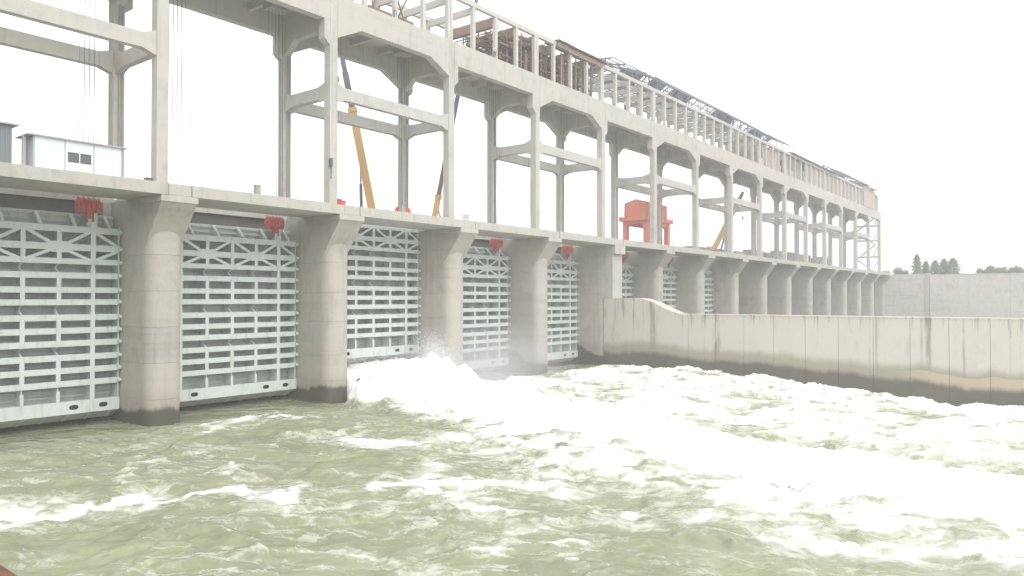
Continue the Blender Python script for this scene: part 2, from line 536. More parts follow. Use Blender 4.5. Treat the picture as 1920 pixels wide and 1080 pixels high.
# raised bank behind the far abutment, an uneven sheet
bk = MB()
nx, ny = 36, 60
hv = []
for j in range(ny):
    for i in range(nx):
        x = 304.5 + i * 16
        y = -300 + j * 14
        z = 18.2 + 0.9 * math.sin(x * 0.05 + y * 0.03) + 0.7 * math.sin(y * 0.11) + (x - 304) * 0.008
        if i == 0:
            z = 17.5
        bk.v.append((x, y, z))
for j in range(ny - 1):
    for i in range(nx - 1):
        a = j * nx + i
        bk.f.append((a, a + 1, a + nx + 1, a + nx))
tag(bk.build('bank', M['ground'], smooth=True), 'grassy bank behind the far abutment walls', kind='structure')

# ------------------------------------------------------------------ the river
def vnoise(x, y, seed):
    xi, yi = np.floor(x).astype(np.int64), np.floor(y).astype(np.int64)
    xf, yf = x - xi, y - yi
    u, v = xf * xf * xf * (xf * (xf * 6 - 15) + 10), yf * yf * yf * (yf * (yf * 6 - 15) + 10)
    def h(a, b):
        n = (a * 374761393 + b * 668265263 + seed * 1442695041) & 0xFFFFFFFF
        n = ((n ^ (n >> 13)) * 1274126177) & 0xFFFFFFFF
        n = n ^ (n >> 16)
        ang = (n & 0xFFFF) / 65535.0 * 2 * np.pi
        return np.cos(ang), np.sin(ang)
    def dot(a, b, dx, dy):
        gx, gy = h(a, b)
        return gx * dx + gy * dy
    n00 = dot(xi, yi, xf, yf)
    n10 = dot(xi + 1, yi, xf - 1, yf)
    n01 = dot(xi, yi + 1, xf, yf - 1)
    n11 = dot(xi + 1, yi + 1, xf - 1, yf - 1)
    return ((n00 * (1 - u) + n10 * u) * (1 - v) + (n01 * (1 - u) + n11 * u) * v) * 1.5

def fbm(x, y, seed, octv=4, gain=0.5):
    s, a, f = 0, 1.0, 1.0
    for k in range(octv):
        s = s + a * vnoise(x * f, y * f, seed + k * 17)
        a *= gain
        f *= 2.03
    return s

def sstep(a, b, x):
    t = np.clip((x - a) / (b - a), 0, 1)
    return t * t * (3 - 2 * t)

def poly_dist(x, y, pts):
    d = np.full_like(x, 1e9)
    for (x0, y0), (x1, y1) in zip(pts[:-1], pts[1:]):
        dx, dy = x1 - x0, y1 - y0
        t = np.clip(((x - x0) * dx + (y - y0) * dy) / (dx * dx + dy * dy), 0, 1)
        d = np.minimum(d, np.hypot(x - x0 - t * dx, y - y0 - t * dy))
    return d

def river_fields(x, y):
    """height and foam density of the churned tailwater"""
    wx = x + 1.6 * fbm(x * 0.16, y * 0.16, 11, 3) + 0.5 * fbm(x * 0.7, y * 0.7, 12, 3)
    wy = y + 1.6 * fbm(x * 0.16, y * 0.16, 21, 3) + 0.5 * fbm(x * 0.7, y * 0.7, 22, 3)
    base = -0.25 - 1.25 * sstep(62, 2, y) - 0.75 * sstep(48, 12, y) * sstep(70, 98, x)
    u_ = wx * 0.615 - wy * 0.788                            # features drawn out across the view of the dam axis
    v_ = wx * 0.788 + wy * 0.615
    su = u_ * 0.42
    # jet from the raised gate: strip that fans out downstream
    x_lo = 50.3 - 9.0 * sstep(60, 22, y) + 1.5 * fbm(wx * 0.22, wy * 0.22, 31, 3)
    x_hi = 66.6 - 5.0 * sstep(58, 25, y) + 1.6 * fbm(wx * 0.2, wy * 0.2, 32, 3)
    soft = 1.2 + 5.0 * sstep(61, 52, y)
    jet = sstep(-0.9, 1.4, x - x_lo) * sstep(-0.9, 3.0, x_hi - x) * sstep(69.5, 68, y)
    dome = sstep(-0.6, 1, (x - x_lo) / soft) * sstep(-0.9, 4.0, x_hi - x) * sstep(69.5, 68, y) * (0.78 + 0.22 * sstep(50, 64, x))
    jet_h = 3.1 * np.exp(-(((62.5 - y).clip(0)) / 13.5) ** 1.25) + 0.75 * np.exp(-((34 - y) / 22.0) ** 2)
    far = sstep(58, 68, x)                                  # churned basin between jet and guide wall
    big = fbm(wx * 0.11, wy * 0.08, 41, 3)
    rid = 1 - np.abs(fbm(v_ * 0.20, su * 0.20, 43, 4)) * 2.0
    rid2 = 1 - np.abs(fbm(v_ * 0.55 + 3, su * 0.55, 47, 4)) * 2.0
    small = fbm(v_ * 0.9, su * 0.9, 51, 4)
    h = base + big * (0.38 + 0.32 * far) + (rid.clip(0) ** 2) * (0.24 + 0.30 * far) + rid2.clip(0) ** 2 * 0.06 + small * 0.04
    lump = fbm(wx * 0.42, wy * 0.32, 61, 4)
    h = h + dome * (jet_h + 0.5 * np.abs(lump) + 0.16 * fbm(wx * 1.5, wy * 1.2, 63, 3))
    # standing waves along the guide wall
    h = h + far * 0.95 * np.exp(-((y - 45) / 12.0) ** 2) * np.exp(-((x - 90) / 12.0) ** 2)
    # splash thrown up against the second pier
    sp = np.exp(-((x - 65.2) / 1.5) ** 2 - ((y - 62.8) / 2.0) ** 2)
    h = h + sp * (2.5 + 1.5 * lump + 0.5 * fbm(wx * 1.9, wy * 1.9, 91, 3))
    # still, darker pocket right under the closed gates
    pocket = sstep(57.5, 61.5, y) * (1 - jet)
    h = h * (1 - 0.75 * pocket) + pocket * 0.75 * (-0.05)
    # ---- foam
    lace = (1 - np.abs(fbm(v_ * 0.36, su * 0.36, 71, 4)) * 3.2).clip(0)
    lace2 = (1 - np.abs(fbm(v_ * 0.95 + 7, su * 0.95, 73, 3)) * 3.4).clip(0)
    patch = sstep(-0.15, 0.5, fbm(wx * 0.09, wy * 0.09, 77, 3))
    lace3 = (1 - np.abs(fbm(v_ * 1.7 + 3, su * 1.7, 79, 3)) * 3.0).clip(0)
    foam = 0.04 + 0.19 * lace * (0.35 + patch) + 0.12 * lace2 * (0.3 + patch) + 0.10 * lace3 * (0.4 + patch)
    gap = 0.30 + 0.70 * sstep(-0.30, 0.30, fbm(wx * 0.30, wy * 0.30, 83, 3))
    crest = sstep(0.62, 1.0, rid) * (0.25 + 0.9 * sstep(-0.1, 0.5, big))
    foam = foam + 0.42 * crest * patch
    # long foam lines left of the jet
    def line(pts, w, s):
        d = poly_dist(wx * 0.75 + x * 0.25, wy * 0.75 + y * 0.25, pts)
        return s * gap * (0.75 * np.exp(-(d / (1.25 * w)) ** 2) + 0.35 * np.exp(-(d / (3.2 * w)) ** 2))
    foam = foam + line([(9, 47), (14, 43.2), (19.5, 41.4), (26, 36.5), (32.5, 33)], 1.1, 0.62)
    foam = foam + line([(11, 45.5), (18, 42.8), (23, 38.5), (27.5, 37.2)], 0.8, 0.35)
    foam = foam + line([(30.5, 54.8), (36.5, 58.6), (42, 60.3), (48, 60.5)], 0.35, 0.5)
    foam = foam + line([(36.5, 45.5), (40.5, 41.0), (44, 39.5)], 0.8, 0.55)
    foam = foam + line([(35, 31), (36.8, 26.0), (36.0, 21.5), (38.0, 14.5), (39.5, 8.5), (42, 3)], 1.1, 0.62)
    foam = foam + line([(36.0, 34.5), (38.5, 37), (42.0, 34.5)], 1.0, 0.4)
    foam = foam + line([(28, 21), (30, 19)], 0.5, 0.5)
    foam = foam + line([(25, 37), (30, 27), (31.5, 21)], 0.8, 0.28)
    jet_edge = sstep(-4.5, 1.0, x - x_lo) * sstep(-3, 3, x_hi + 2 - x)
    core = sstep(-0.5 + 3.0 * sstep(48, 30, y), 3.0 + 7.0 * sstep(55, 30, y), x - x_lo) * sstep(0.0, 5.0, x_hi - x)
    foam = foam + 0.26 * jet_edge + jet * (0.16 + 0.85 * core + 0.45 * lump * (1.2 - core) + 0.22 * lace + 0.35 * sstep(44, 56, y) + 0.6 * sstep(53, 59, y))
    farf = 0.50 + 0.32 * sstep(0.2, 0.95, rid) + 0.20 * lace + 0.12 * lace2 + 0.3 * lump - 0.25 * sstep(0.1, -0.6, big)
    foam = foam * (1 - far) + far * np.maximum(farf, jet * (0.85 + 0.4 * lump))
    foam = foam * (1 - 0.92 * pocket) + pocket * 0.0
    foam = foam + 0.75 * sp
    return h, foam.clip(0, 1.4), pocket

def axis(segs):
    out = []
    for a, b, s in segs:
        k = max(1, int(round((b - a) / s)))
        out += [a + (b - a) * i / k for i in range(k)]
    out.append(segs[-1][1])
    return np.array(out)
ax = axis([(-260, -20, 8), (-20, 6, 0.9), (6, 70, 0.115), (70, 102.6, 0.16)])
ay = axis([(-500, -60, 14), (-60, -6, 1.2), (-6, 2, 0.3), (2, 48, 0.115), (48, 68.4, 0.14)])
GX, GY = np.meshgrid(ax, ay)
HZ, FO, CA = river_fields(GX, GY)
nxg, nyg = len(ax), len(ay)
co = np.stack([GX, GY, HZ], -1).reshape(-1, 3).astype(np.float32)
idx = np.arange(nxg * nyg).reshape(nyg, nxg)
quads = np.stack([idx[:-1, :-1], idx[:-1, 1:], idx[1:, 1:], idx[1:, :-1]], -1).reshape(-1, 4)
me = bpy.data.meshes.new('river')
me.vertices.add(len(co))
me.vertices.foreach_set('co', co.ravel())
me.loops.add(quads.size)
me.loops.foreach_set('vertex_index', quads.ravel().astype(np.int32))
me.polygons.add(len(quads))
me.polygons.foreach_set('loop_start', np.arange(0, quads.size, 4, dtype=np.int32))
me.polygons.foreach_set('use_smooth', np.ones(len(quads), dtype=bool))
at = me.attributes.new('foam', 'FLOAT', 'POINT')
at.data.foreach_set('value', FO.reshape(-1).astype(np.float32))
at = me.attributes.new('calm', 'FLOAT', 'POINT')
at.data.foreach_set('value', CA.reshape(-1).astype(np.float32))
me.materials.append(M['river'])
me.update()
me.validate()
tag(link('river', me), 'churning olive river with white foam below the gates', kind='structure')
# quiet basin on the far side of the guide wall
g = MB()
g.add([(104.2, -500, -0.8), (303, -500, -0.8), (303, 68, -0.2), (104.2, 68, -0.2)], [(0, 1, 2, 3)])
tag(g.build('basin_water', m_res), 'still water beyond the guide wall', kind='structure')

# ------------------------------------------------------------------ piers
def arc_outline(hw, yc, y_back, seg=28):
    pts = [(-hw, y_back)]
    for i in range(seg + 1):
        t = math.pi + math.pi * i / seg
        c, s_ = math.cos(t), math.sin(t)
        e = 0.70                                        # squarish round nose
        pts.append((hw * math.copysign(abs(c) ** e, c), yc + hw * math.copysign(abs(s_) ** e, s_)))
    pts.append((hw, y_back))
    return pts

def loft(outline_levels):
    """stack of equal-length outlines at given z"""
    mb = MB()
    n = len(outline_levels[0][0])
    for pts, z in outline_levels:
        mb.v += [(p[0], p[1], z) for p in pts]
    for k in range(len(outline_levels) - 1):
        for i in range(n):
            a, b = k * n + i, k * n + (i + 1) % n
            mb.f.append((a, b, b + n, a + n))
    mb.f.append(tuple(range(n))[::-1])
    mb.f.append(tuple(range((len(outline_levels) - 1) * n, len(outline_levels) * n)))
    return mb

HW = 1.5
YC = 62.4
full = arc_outline(HW, YC, 86.0)
groove = arc_outline(HW - 0.03, YC, 86.0)
lv = [(full, -8.5)]
for zj in (2.1, 5.1, 8.1, 11.1, 14.1):
    lv += [(full, zj - 0.04), (groove, zj - 0.025), (groove, zj + 0.025), (full, zj + 0.04)]
lv.append((full, 18.34))
me_shaft = loft(lv).mesh('shaft', M['pier'])
me_head = MB().box(-HW + 0.003, HW - 0.003, 62.45, 68.4, 18.345, 18.895).box(-HW + 0.003, HW - 0.003, 68.401, 86.0, 18.345, 18.86).mesh('pier_head', M['pier'])
me_corbel = MB().prism([(59.12, 18.34), (62.4, 18.34), (62.4, 14.6), (62.05, 14.6)], 'x', -HW + 0.004, HW - 0.004).mesh('corbel', M['pier'])
me_cap = MB().box(-1.58, 1.58, 59.0, 62.44, 18.345, 18.895).mesh('cap_block', M['deck'])
me_blk = MB().box(-0.975, 0.975, 59.03, 65.0, 18.90, 19.84).mesh('deck_block', M['deck'])
me_slot = MB().box(-HW - 0.65, -HW - 0.003, 68.0, 69.0, -2, 18.88).box(HW + 0.003, HW + 0.65, 68.0, 69.0, -2, 18.88).mesh('slot_wall', M['pier'])
me_pil = MB().box(-1.5, 1.5, 59.55, 61.6, 10.45, 17.5).mesh('pilaster', M['deck'])
me_cap4 = MB().box(-1.58, 1.58, 59.0, 62.44, 17.5, 18.895).mesh('cap_block', M['deck'])

def pier_label(n):
    if n == -1:
        return 'concrete pier carrying the deck end at the left picture edge'
    if n == 0:
        return 'broad rounded concrete pier nearest the camera, between the two nearest green gates'
    if n == 1:
        return 'rounded concrete pier at the near side of the white water jet'
    if n == 2:
        return 'rounded concrete pier splashed by the white jet on its left'
    if n == 3:
        return 'rounded concrete pier between the two closed gates beside the guide wall'
    if n == 4:
        return 'concrete pier with flat pilaster where the low guide wall begins'
    return 'rounded concrete pier behind the guide wall, %s one beyond the pilaster pier' % ORD[n - 5]

for n in range(-1, N_END + 1):
    p = empty('concrete_pier', (PX(n), 0, 0), pier_label(n), 'pier', 'piers of the barrage')
    link('shaft', me_shaft, p)
    link('pier_head', me_head, p)
    if n == 4:
        link('pilaster', me_pil, p)
        link('cap_block', me_cap4, p)
    else:
        link('corbel', me_corbel, p)
        bevel(link('cap_block', me_cap, p), 0.04)
    bevel(link('deck_block', me_blk, p), 0.03)
    link('slot_wall', me_slot, p)

# ------------------------------------------------------------------ deck slabs
def slab_mesh(rng_):
    mb = MB()
    xs = [1.03 + (P - 2.06) * i / 12 for i in range(13)]
    # fascia with an uneven top lip, as cast
    tops = [Z_DECK + rng_.uniform(-0.035, 0.035) for _ in xs]
    for i in range(12):
        a, b = xs[i], xs[i + 1]
        mb.add([(a, 59.0, Z_SLAB), (b, 59.0, Z_SLAB), (b, 65.1, Z_SLAB), (a, 65.1, Z_SLAB),
                (a, 59.0, tops[i]), (b, 59.0, tops[i + 1]), (b, 65.1, Z_DECK), (a, 65.1, Z_DECK)],
               [(0, 3, 2, 1), (4, 5, 6, 7), (0, 1, 5, 4), (2, 3, 7, 6)] + ([(3, 0, 4, 7)] if i == 0 else []) + ([(1, 2, 6, 5)] if i == 11 else []))
    return mb
rr = random.Random(3)
for n in range(-2, N_END):
    if n == -2:
        lab = 'deck slab beyond the left picture edge'
        continue
    s = empty('deck_slab', (PX(n), 0, 0),
              ['deck slab under the white site hut', 'deck slab over the second green gate from the left', 'deck slab over the raised gate and white jet'][n + 1]
              if n < 2 else 'concrete deck slab, %s one beyond the white water jet' % ORD[n - 2], 'deck slab', 'deck slabs of the barrage')
    slab_mesh(rr).build('slab', M['deck'], s)
    MB().box(1.015, P - 1.015, 68.5, 86.0, 18.87, 19.84).build('upstream_slab', M['deck'], s)
    MB().box(2.2, P - 2.2, 69.0, 69.6, 9.0, 18.86).build('lintel_plate', M['lintel'], s)  # dark grey plate filling the band between gate top and upstream slab

# ------------------------------------------------------------------ gates
BARS = [(15.94, 16.42), (14.45, 14.94), (13.34, 13.74), (12.16, 12.60), (10.98, 11.40), (9.98, 10.40), (8.72, 9.16),
        (7.65, 8.08), (6.60, 7.04), (5.45, 5.90), (4.40, 4.83), (3.34, 3.77)]
GW = 7.42
YF, YS = 66.0, 67.5
def ell_cell(mb, xc, zc, hw_, hh, ex, ez, y0, y1, n=20):
    outer, inner = [], []
    for i in range(n):
        t = 2 * math.pi * (i + 0.5) / n
        c, s_ = math.cos(t), math.sin(t)
        k = min(hw_ / max(abs(c), 1e-6), hh / max(abs(s_), 1e-6))
        outer.append((xc + k * c, zc + k * s_))
        inner.append((xc + ex * math.copysign(abs(c) ** 0.75, c), zc + ez * math.copysign(abs(s_) ** 0.75, s_)))
    # put exact corners in
    for sx in (-1, 1):
        for sz in (-1, 1):
            j = min(range(n), key=lambda i: (outer[i][0] - xc - sx * hw_) ** 2 + (outer[i][1] - zc - sz * hh) ** 2)
            outer[j] = (xc + sx * hw_, zc + sz * hh)
    o = len(mb.v)
    for y in (y0, y1):
        mb.v += [(p[0], y, p[1]) for p in outer] + [(p[0], y, p[1]) for p in inner]
    for i in range(n):
        j = (i + 1) % n
        mb.f.append((o + i, o + j, o + n + j, o + n + i))
        mb.f.append((o + 2 * n + i, o + 3 * n + i, o + 3 * n + j, o + 2 * n + j))
        mb.f.append((o + n + i, o + n + j, o + 3 * n + j, o + 3 * n + i))

def make_gate(label):
    root = empty('sluice_gate', (0, 0, 0), label, 'sluice gate', 'steel sluice gates')
    mg, ms = M['gate'], M['gate_skin']
    sk = MB().box(-GW, GW, YS, YS + 0.06, 0.55, 17.66)
    z = 0.8
    while z < 17.5:                                   # angle ribs on the skin
        sk.box(-GW, GW, YS - 0.16, YS - 0.002, z, z + 0.05)
        sk.box(-GW, GW, YS - 0.19, YS - 0.162, z - 0.06, z + 0.10)
        z += 0.52
    sk.build('skin_plate', ms, root)
    for k, (z0, z1) in enumerate(BARS):
        z0, z1 = z0 - 0.025, z1 + 0.025
        mb = MB().box(-GW, GW, YF, YF + 0.07, z0, z1)
        zm = (z0 + z1) / 2
        mb.box(-GW, GW, YF + 0.072, YS - 0.2, zm - 0.025, zm + 0.025)
        link('crossbeam', mb.mesh('crossbeam', mg), root)
    # rollers on both ends of each crossbeam
    mr = MB().tube((-0.13, 0, 0), (0.13, 0, 0), 0.15, 12).mesh('roller', mg)
    for (z0, z1) in BARS:
        for s_ in (-1, 1):
            link('roller', mr, root, (s_ * (GW - 0.10), YF - 0.17, (z0 + z1) / 2))
    # full-height girders, stepping slightly between the units
    for s_ in (-1, 1):
        xc = s_ * 5.2
        mb = MB()
        for (a, b, w) in ((1.1, 9.4, 0.36), (9.4, 11.2, 0.30), (11.2, 13.0, 0.36), (13.0, 13.4, 0.28), (13.4, 16.9, 0.40)):
            mb.box(xc - w / 2, xc + w / 2, YF - 0.03, YF - 0.003, a, b)
        mb.box(xc - 0.03, xc + 0.03, YF + 0.075, YS - 0.2, 1.1, 16.9)
        mb.build('vertical_girder', mg, root)
        lg = MB().box(xc - 0.36, xc - 0.10, YF + 0.10, YF + 0.45, 16.45, 18.25).box(xc + 0.10, xc + 0.36, YF + 0.10, YF + 0.45, 16.45, 18.25)
        lg.build('lifting_lug', mg, root)
    for s_ in (-1, 1):                                 # end girders, set back behind the roller line
        xe = s_ * (GW - 0.09)
        MB().box(xe - 0.06, xe + 0.06, YF + 0.10, YS - 0.21, 1.0, 16.6).build('end_girder', ms, root)
    # posts inside each unit
    units = [(13.42, 16.3), (10.1, 12.45), (6.75, 9.0), (3.5, 5.75)]
    for (a, b) in units:
        for xc in (-2.6, 0.0, 2.6):
            mb = MB().box(xc - 0.17, xc + 0.17, YF - 0.025, YF - 0.004, a, b)
            mb.box(xc - 0.025, xc + 0.025, YF + 0.075, YS - 0.2, a, b)
            mb.build('post', mg, root)
    for xc in (-2.6, 0.0, 2.6):                        # stubs on the bottom plate
        MB().box(xc - 0.13, xc + 0.13, YF - 0.02, YF + 0.04, 2.1, 2.98).box(xc - 0.025, xc + 0.025, YF + 0.045, YS - 0.2, 2.1, 3.3).build('stub_post', mg, root)
    # tapered diaphragms in the gaps between the units and above the top beam
    gaps = [(12.6, 13.34), (9.16, 9.98), (5.9, 6.6)]
    for (a, b) in gaps:
        for xc in (-5.2, -2.6, 0.0, 2.6, 5.2):
            mb = MB().prism([(YF + 0.1, a), (YF + 0.75, (a + b) / 2), (YF + 0.1, b), (YS - 0.2, b), (YS - 0.2, a)], 'x', xc - 0.06, xc + 0.06)
            mb.build('diaphragm', mg, root)
    for xc in (-6.6, -3.9, -1.3, 1.3, 3.9, 6.6):
        MB().prism([(YF + 0.08, 16.42), (YF + 0.34, 16.42), (YS - 0.02, 17.62), (YS - 0.25, 17.62)], 'x', xc - 0.11, xc + 0.11).build('head_fin', mg, root)
    # star bracing of the top unit
    b1, b2, b3 = 16.0, 14.70, 13.66
    def diag(p, q):
        MB().bar((p[0], YF - 0.01, p[1]), (q[0], YF - 0.01, q[1]), 0.05, 0.20, (0, 1, 0)).build('diagonal_brace', mg, root)
    def diagxz(p, q, w=0.25):
        d = Vector((q[0] - p[0], 0, q[1] - p[1])).normalized()
        nrm = Vector((-d.z, 0, d.x)) * w / 2
        pts = [(p[0] + nrm.x, p[1] + nrm.z), (q[0] + nrm.x, q[1] + nrm.z), (q[0] - nrm.x, q[1] - nrm.z), (p[0] - nrm.x, p[1] - nrm.z)]
        MB().prism(pts, 'y', YF + 0.008, YF + 0.06).build('diagonal_brace', mg, root)
    for c in (-2.6, 2.6):
        for t in (-2.35, 2.35):
            diagxz((c + 0.35 * (t / 2.35), b2 + 0.15), (c + t, b1))
            diagxz((c + 0.35 * (t / 2.35), b2 - 0.15), (c + t, b3))
        MB().prism([(c - 1.15, 14.5), (c - 0.55, 14.25), (c + 0.55, 14.25), (c + 1.15, 14.5), (c + 1.15, 14.9), (c + 0.55, 15.15), (c - 0.55, 15.15), (c - 1.15, 14.9)],
                   'y', YF - 0.024, YF - 0.006).build('gusset_plate', mg, root)
    for s_ in (-1, 1):
        diagxz((s_ * 5.35, b1), (s_ * 7.2, b2 + 0.2))
        diagxz((s_ * 5.35, b3), (s_ * 7.2, b2 - 0.2))
    # bottom plate with oval drain holes
    z0, z1 = 1.05, 2.09
    zc, hh = (z0 + z1) / 2, (z1 - z0) / 2
    bp = MB()
    cur = -GW
    for hx in (-6.1, -3.8, 3.8, 6.1):
        bp.box(cur, hx - 0.6, YF, YF + 0.07, z0, z1)
        ell_cell(bp, hx, zc, 0.6, hh, 0.36, 0.20, YF, YF + 0.07)
        cur = hx + 0.6
    bp.box(cur, GW, YF, YF + 0.07, z0, z1)
    bp.box(-GW, GW, YF + 0.08, YS - 0.2, z1 - 0.1, z1 - 0.05)
    pl = bp.build('bottom_plate', mg, root)
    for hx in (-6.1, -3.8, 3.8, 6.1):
        MB().box(hx - 0.55, hx + 0.55, YF + 0.30, YF + 0.36, z0 + 0.1, z1 - 0.12).build('drain_hole_shade', M['hole'], pl)  # black sheet stands in for the shaded gate interior behind each hole
    # sloped skirt and its brackets
    MB().prism([(YF + 0.25, 1.0), (YF + 0.31, 1.04), (YS - 0.1, 0.44), (YS - 0.1, 0.36)], 'x', -GW, GW).build('skirt', ms, root)
    for i in range(9):
        xc = -6.8 + i * 1.7
        MB().prism([(YF + 0.02, 1.04), (YF + 0.24, 1.0), (YS - 0.12, 0.34), (YS - 0.3, 0.34)], 'x', xc - 0.05, xc + 0.05).build('skirt_bracket', mg, root)
    return root

GATES = {-1: (0.0, 'pale green steel lattice gate cut off by the left picture edge'),
         0: (0.0, 'pale green closed lattice gate, second from the left'),
         1: (2.72, 'pale green lattice gate lifted above the white water jet'),
         2: (0.0, 'pale green closed lattice gate just beyond the white jet'),
         3: (0.0, 'pale green narrow-looking gate next to the guide wall pier'),
         4: (0.0, 'sliver of pale green gate just behind the pilaster pier'),
         5: (0.0, 'sliver of pale green gate, second one behind the guide wall'),
         6: (0.0, 'thinnest sliver of pale green gate behind the guide wall')}
proto = make_gate(GATES[-1][1])
for k, (lift, lab) in GATES.items():
    o = proto if k == -1 else copy_tree(proto)
    o.location = (PX(k) + P / 2, 0, lift)
    o['label'] = lab

# ------------------------------------------------------------------ pulley blocks and ropes
def disc(mb, xc, r, w, n=20, grv=0.06):
    prof = [(-w / 2, r), (-w / 2 + 0.05, r), (-0.03, r - grv), (0.03, r - grv), (w / 2 - 0.05, r), (w / 2, r)]
    o = len(mb.v)
    for px, pr in prof:
        for i in range(n):
            t = 2 * math.pi * i / n
            mb.v.append((xc + px, pr * math.cos(t), pr * math.sin(t)))
    for k in range(len(prof) - 1):
        for i in range(n):
            a, b = o + k * n + i, o + k * n + (i + 1) % n
            mb.f.append((a, b, b + n, a + n))
    mb.f.append(tuple(o + i for i in range(n)))
    mb.f.append(tuple(o + (len(prof) - 1) * n + i for i in range(n))[::-1])

sheave_me = (lambda mb: (disc(mb, 0, 0.66, 0.33), mb.mesh('sheave', M['red']))[1])(MB())
hub_me = MB().tube((-0.23, 0, 0), (0.23, 0, 0), 0.16, 12).mesh('sheave_hub', M['steel'])
yoke_me = MB().box(-0.16, 0.16, -0.28, 0.28, -1.05, -0.45).box(-0.09, 0.09, -0.16, 0.16, -1.35, -1.05).mesh('yoke', M['red'])
cheek_me = MB().prism([(-0.5, -0.35), (-0.25, -0.62), (0.25, -0.62), (0.5, -0.35), (0.5, 0.25), (0.25, 0.45), (-0.25, 0.45), (-0.5, 0.25)], 'x', -0.035, 0.035).mesh('cheek_plate', M['red'])
guard_me = MB().tube((-0.88, 0, 0), (0.88, 0, 0), 0.09, 8).mesh('axle', M['steel'])
def pulley(x, z, label, top=41.5, full_=True):
    root = empty('pulley_block', (x, 66.3, z), label, 'pulley block', 'red hoist pulley blocks')
    for i in range(4):
        link('sheave', sheave_me, root, (-0.60 + 0.40 * i, 0, 0.05))
    for s_ in (-0.82, 0.82):
        link('cheek_plate', cheek_me, root, (s_, 0, 0.05))
    link('axle', guard_me, root, (0, 0, 0.05))
    link('yoke', yoke_me, root)
    for i in range(4):
        for yy in ((-0.57, 0.57) if full_ else (0.57,)):
            h = top - z
            MB().tube((-0.60 + 0.40 * i, yy, 0.1), (-0.60 + 0.40 * i, yy * 0.5, h), 0.018, 5, cap=False).build('wire_rope', M['rope'], root)
where = {-1: 'over the gate at the left picture edge', 0: 'over the second green gate from the left', 1: 'over the raised gate beside the white jet',
         2: 'over the closed gate just beyond the white jet', 3: 'over the gate next to the guide wall pier',
         4: 'behind the pilaster pier', 5: 'over the second gate behind the guide wall', 6: 'over the last gate sliver behind the guide wall'}
for k, (lift, lab) in GATES.items():
    for s_, wd in ((-1, 'near'), (1, 'far')):
        pulley(PX(k) + P / 2 + s_ * 5.2 - 0.3, 18.2 + lift, 'red pulley block on the %s side %s' % (wd, where[k]))
# bays further on: gates hidden, ropes still hang from the hoist floor
for k in range(7, 14):
    r_ = empty('hoist_rope', (PX(k) + P / 2, 66.3, 19.9), 'thin hoist ropes hanging in the %s bay beyond the orange gantry' % ORD[k - 6], 'rope', 'hoist ropes')
    for s_ in (-5.2, 5.2):
        for i in range(4):
            MB().tube((s_ - 0.72 + 0.48 * i, 0.3 * (-1) ** i, -1.2), (s_ - 0.72 + 0.48 * i, 0.15 * (-1) ** i, 21.5), 0.022, 5, cap=False).build('strand', M['rope'], r_)

# ------------------------------------------------------------------ hoist frames
YA0, YA1, YB0, YB1 = 62.0, 63.0, 70.0, 71.0
SZ0, SZ1 = 31.38, 32.66
col_me = MB().box(-0.5, 0.5, -0.5, 0.5, Z_DECK + 0.002, Z_GT - 0.003).mesh('column', M['frame'])
def strut_poly(a, b, z0, z1, hl=1.15, hh=0.42):
    return [(a, z0 - hh), (a + hl, z0), (b - hl, z0), (b, z0 - hh), (b, z1 + hh), (b - hl, z1), (a + hl, z1), (a, z1 + hh)]
def girder_poly(a, b, hl=3.2, hd=1.6):
    return [(a, Z_GB - hd), (a + hl, Z_GB), (b - hl, Z_GB), (b, Z_GB - hd), (b, Z_GT), (a, Z_GT)]
bra_r = MB().prism([(0.503, Z_GB - 0.005), (1.2, Z_GB - 0.005), (1.2, 37.3), (0.503, 36.7)], 'y', -0.48, 0.48).mesh('bracket', M['frame'])
bra_l = MB().prism([(-0.503, Z_GB - 0.005), (-1.2, Z_GB - 0.005), (-1.2, 37.3), (-0.503, 36.7)], 'y', -0.48, 0.48).mesh('bracket', M['frame'])
pipe_me = MB().tube((-0.12, 0, Z_DECK), (-0.12, 0, 41.4), 0.07, 8).tube((0.15, 0, Z_DECK), (0.15, 0, 41.4), 0.06, 8).mesh('conduit', M['conduit'])

def floor_parts(root, a, b):
    MB().box(a, b, YA1 + 0.004, YB0 - 0.004, 41.55, 41.95).build('floor_slab', M['frame'], root)
    for t in (0.25, 0.5, 0.75):
        xc = a + (b - a) * t
        MB().box(xc - 0.2, xc + 0.2, YA1 + 0.003, YB0 - 0.003, 40.75, 41.548).build('floor_beam', M['frame'], root)
    # hoist machinery slung under the floor, in the shade
    for t in (0.21, 0.79):
        xc = a + (b - a) * t
        MB().box(xc - 0.9, xc + 0.9, 65.6, 67.2, 40.2, 41.54).build('rope_sheave_box', M['conduit'], root)

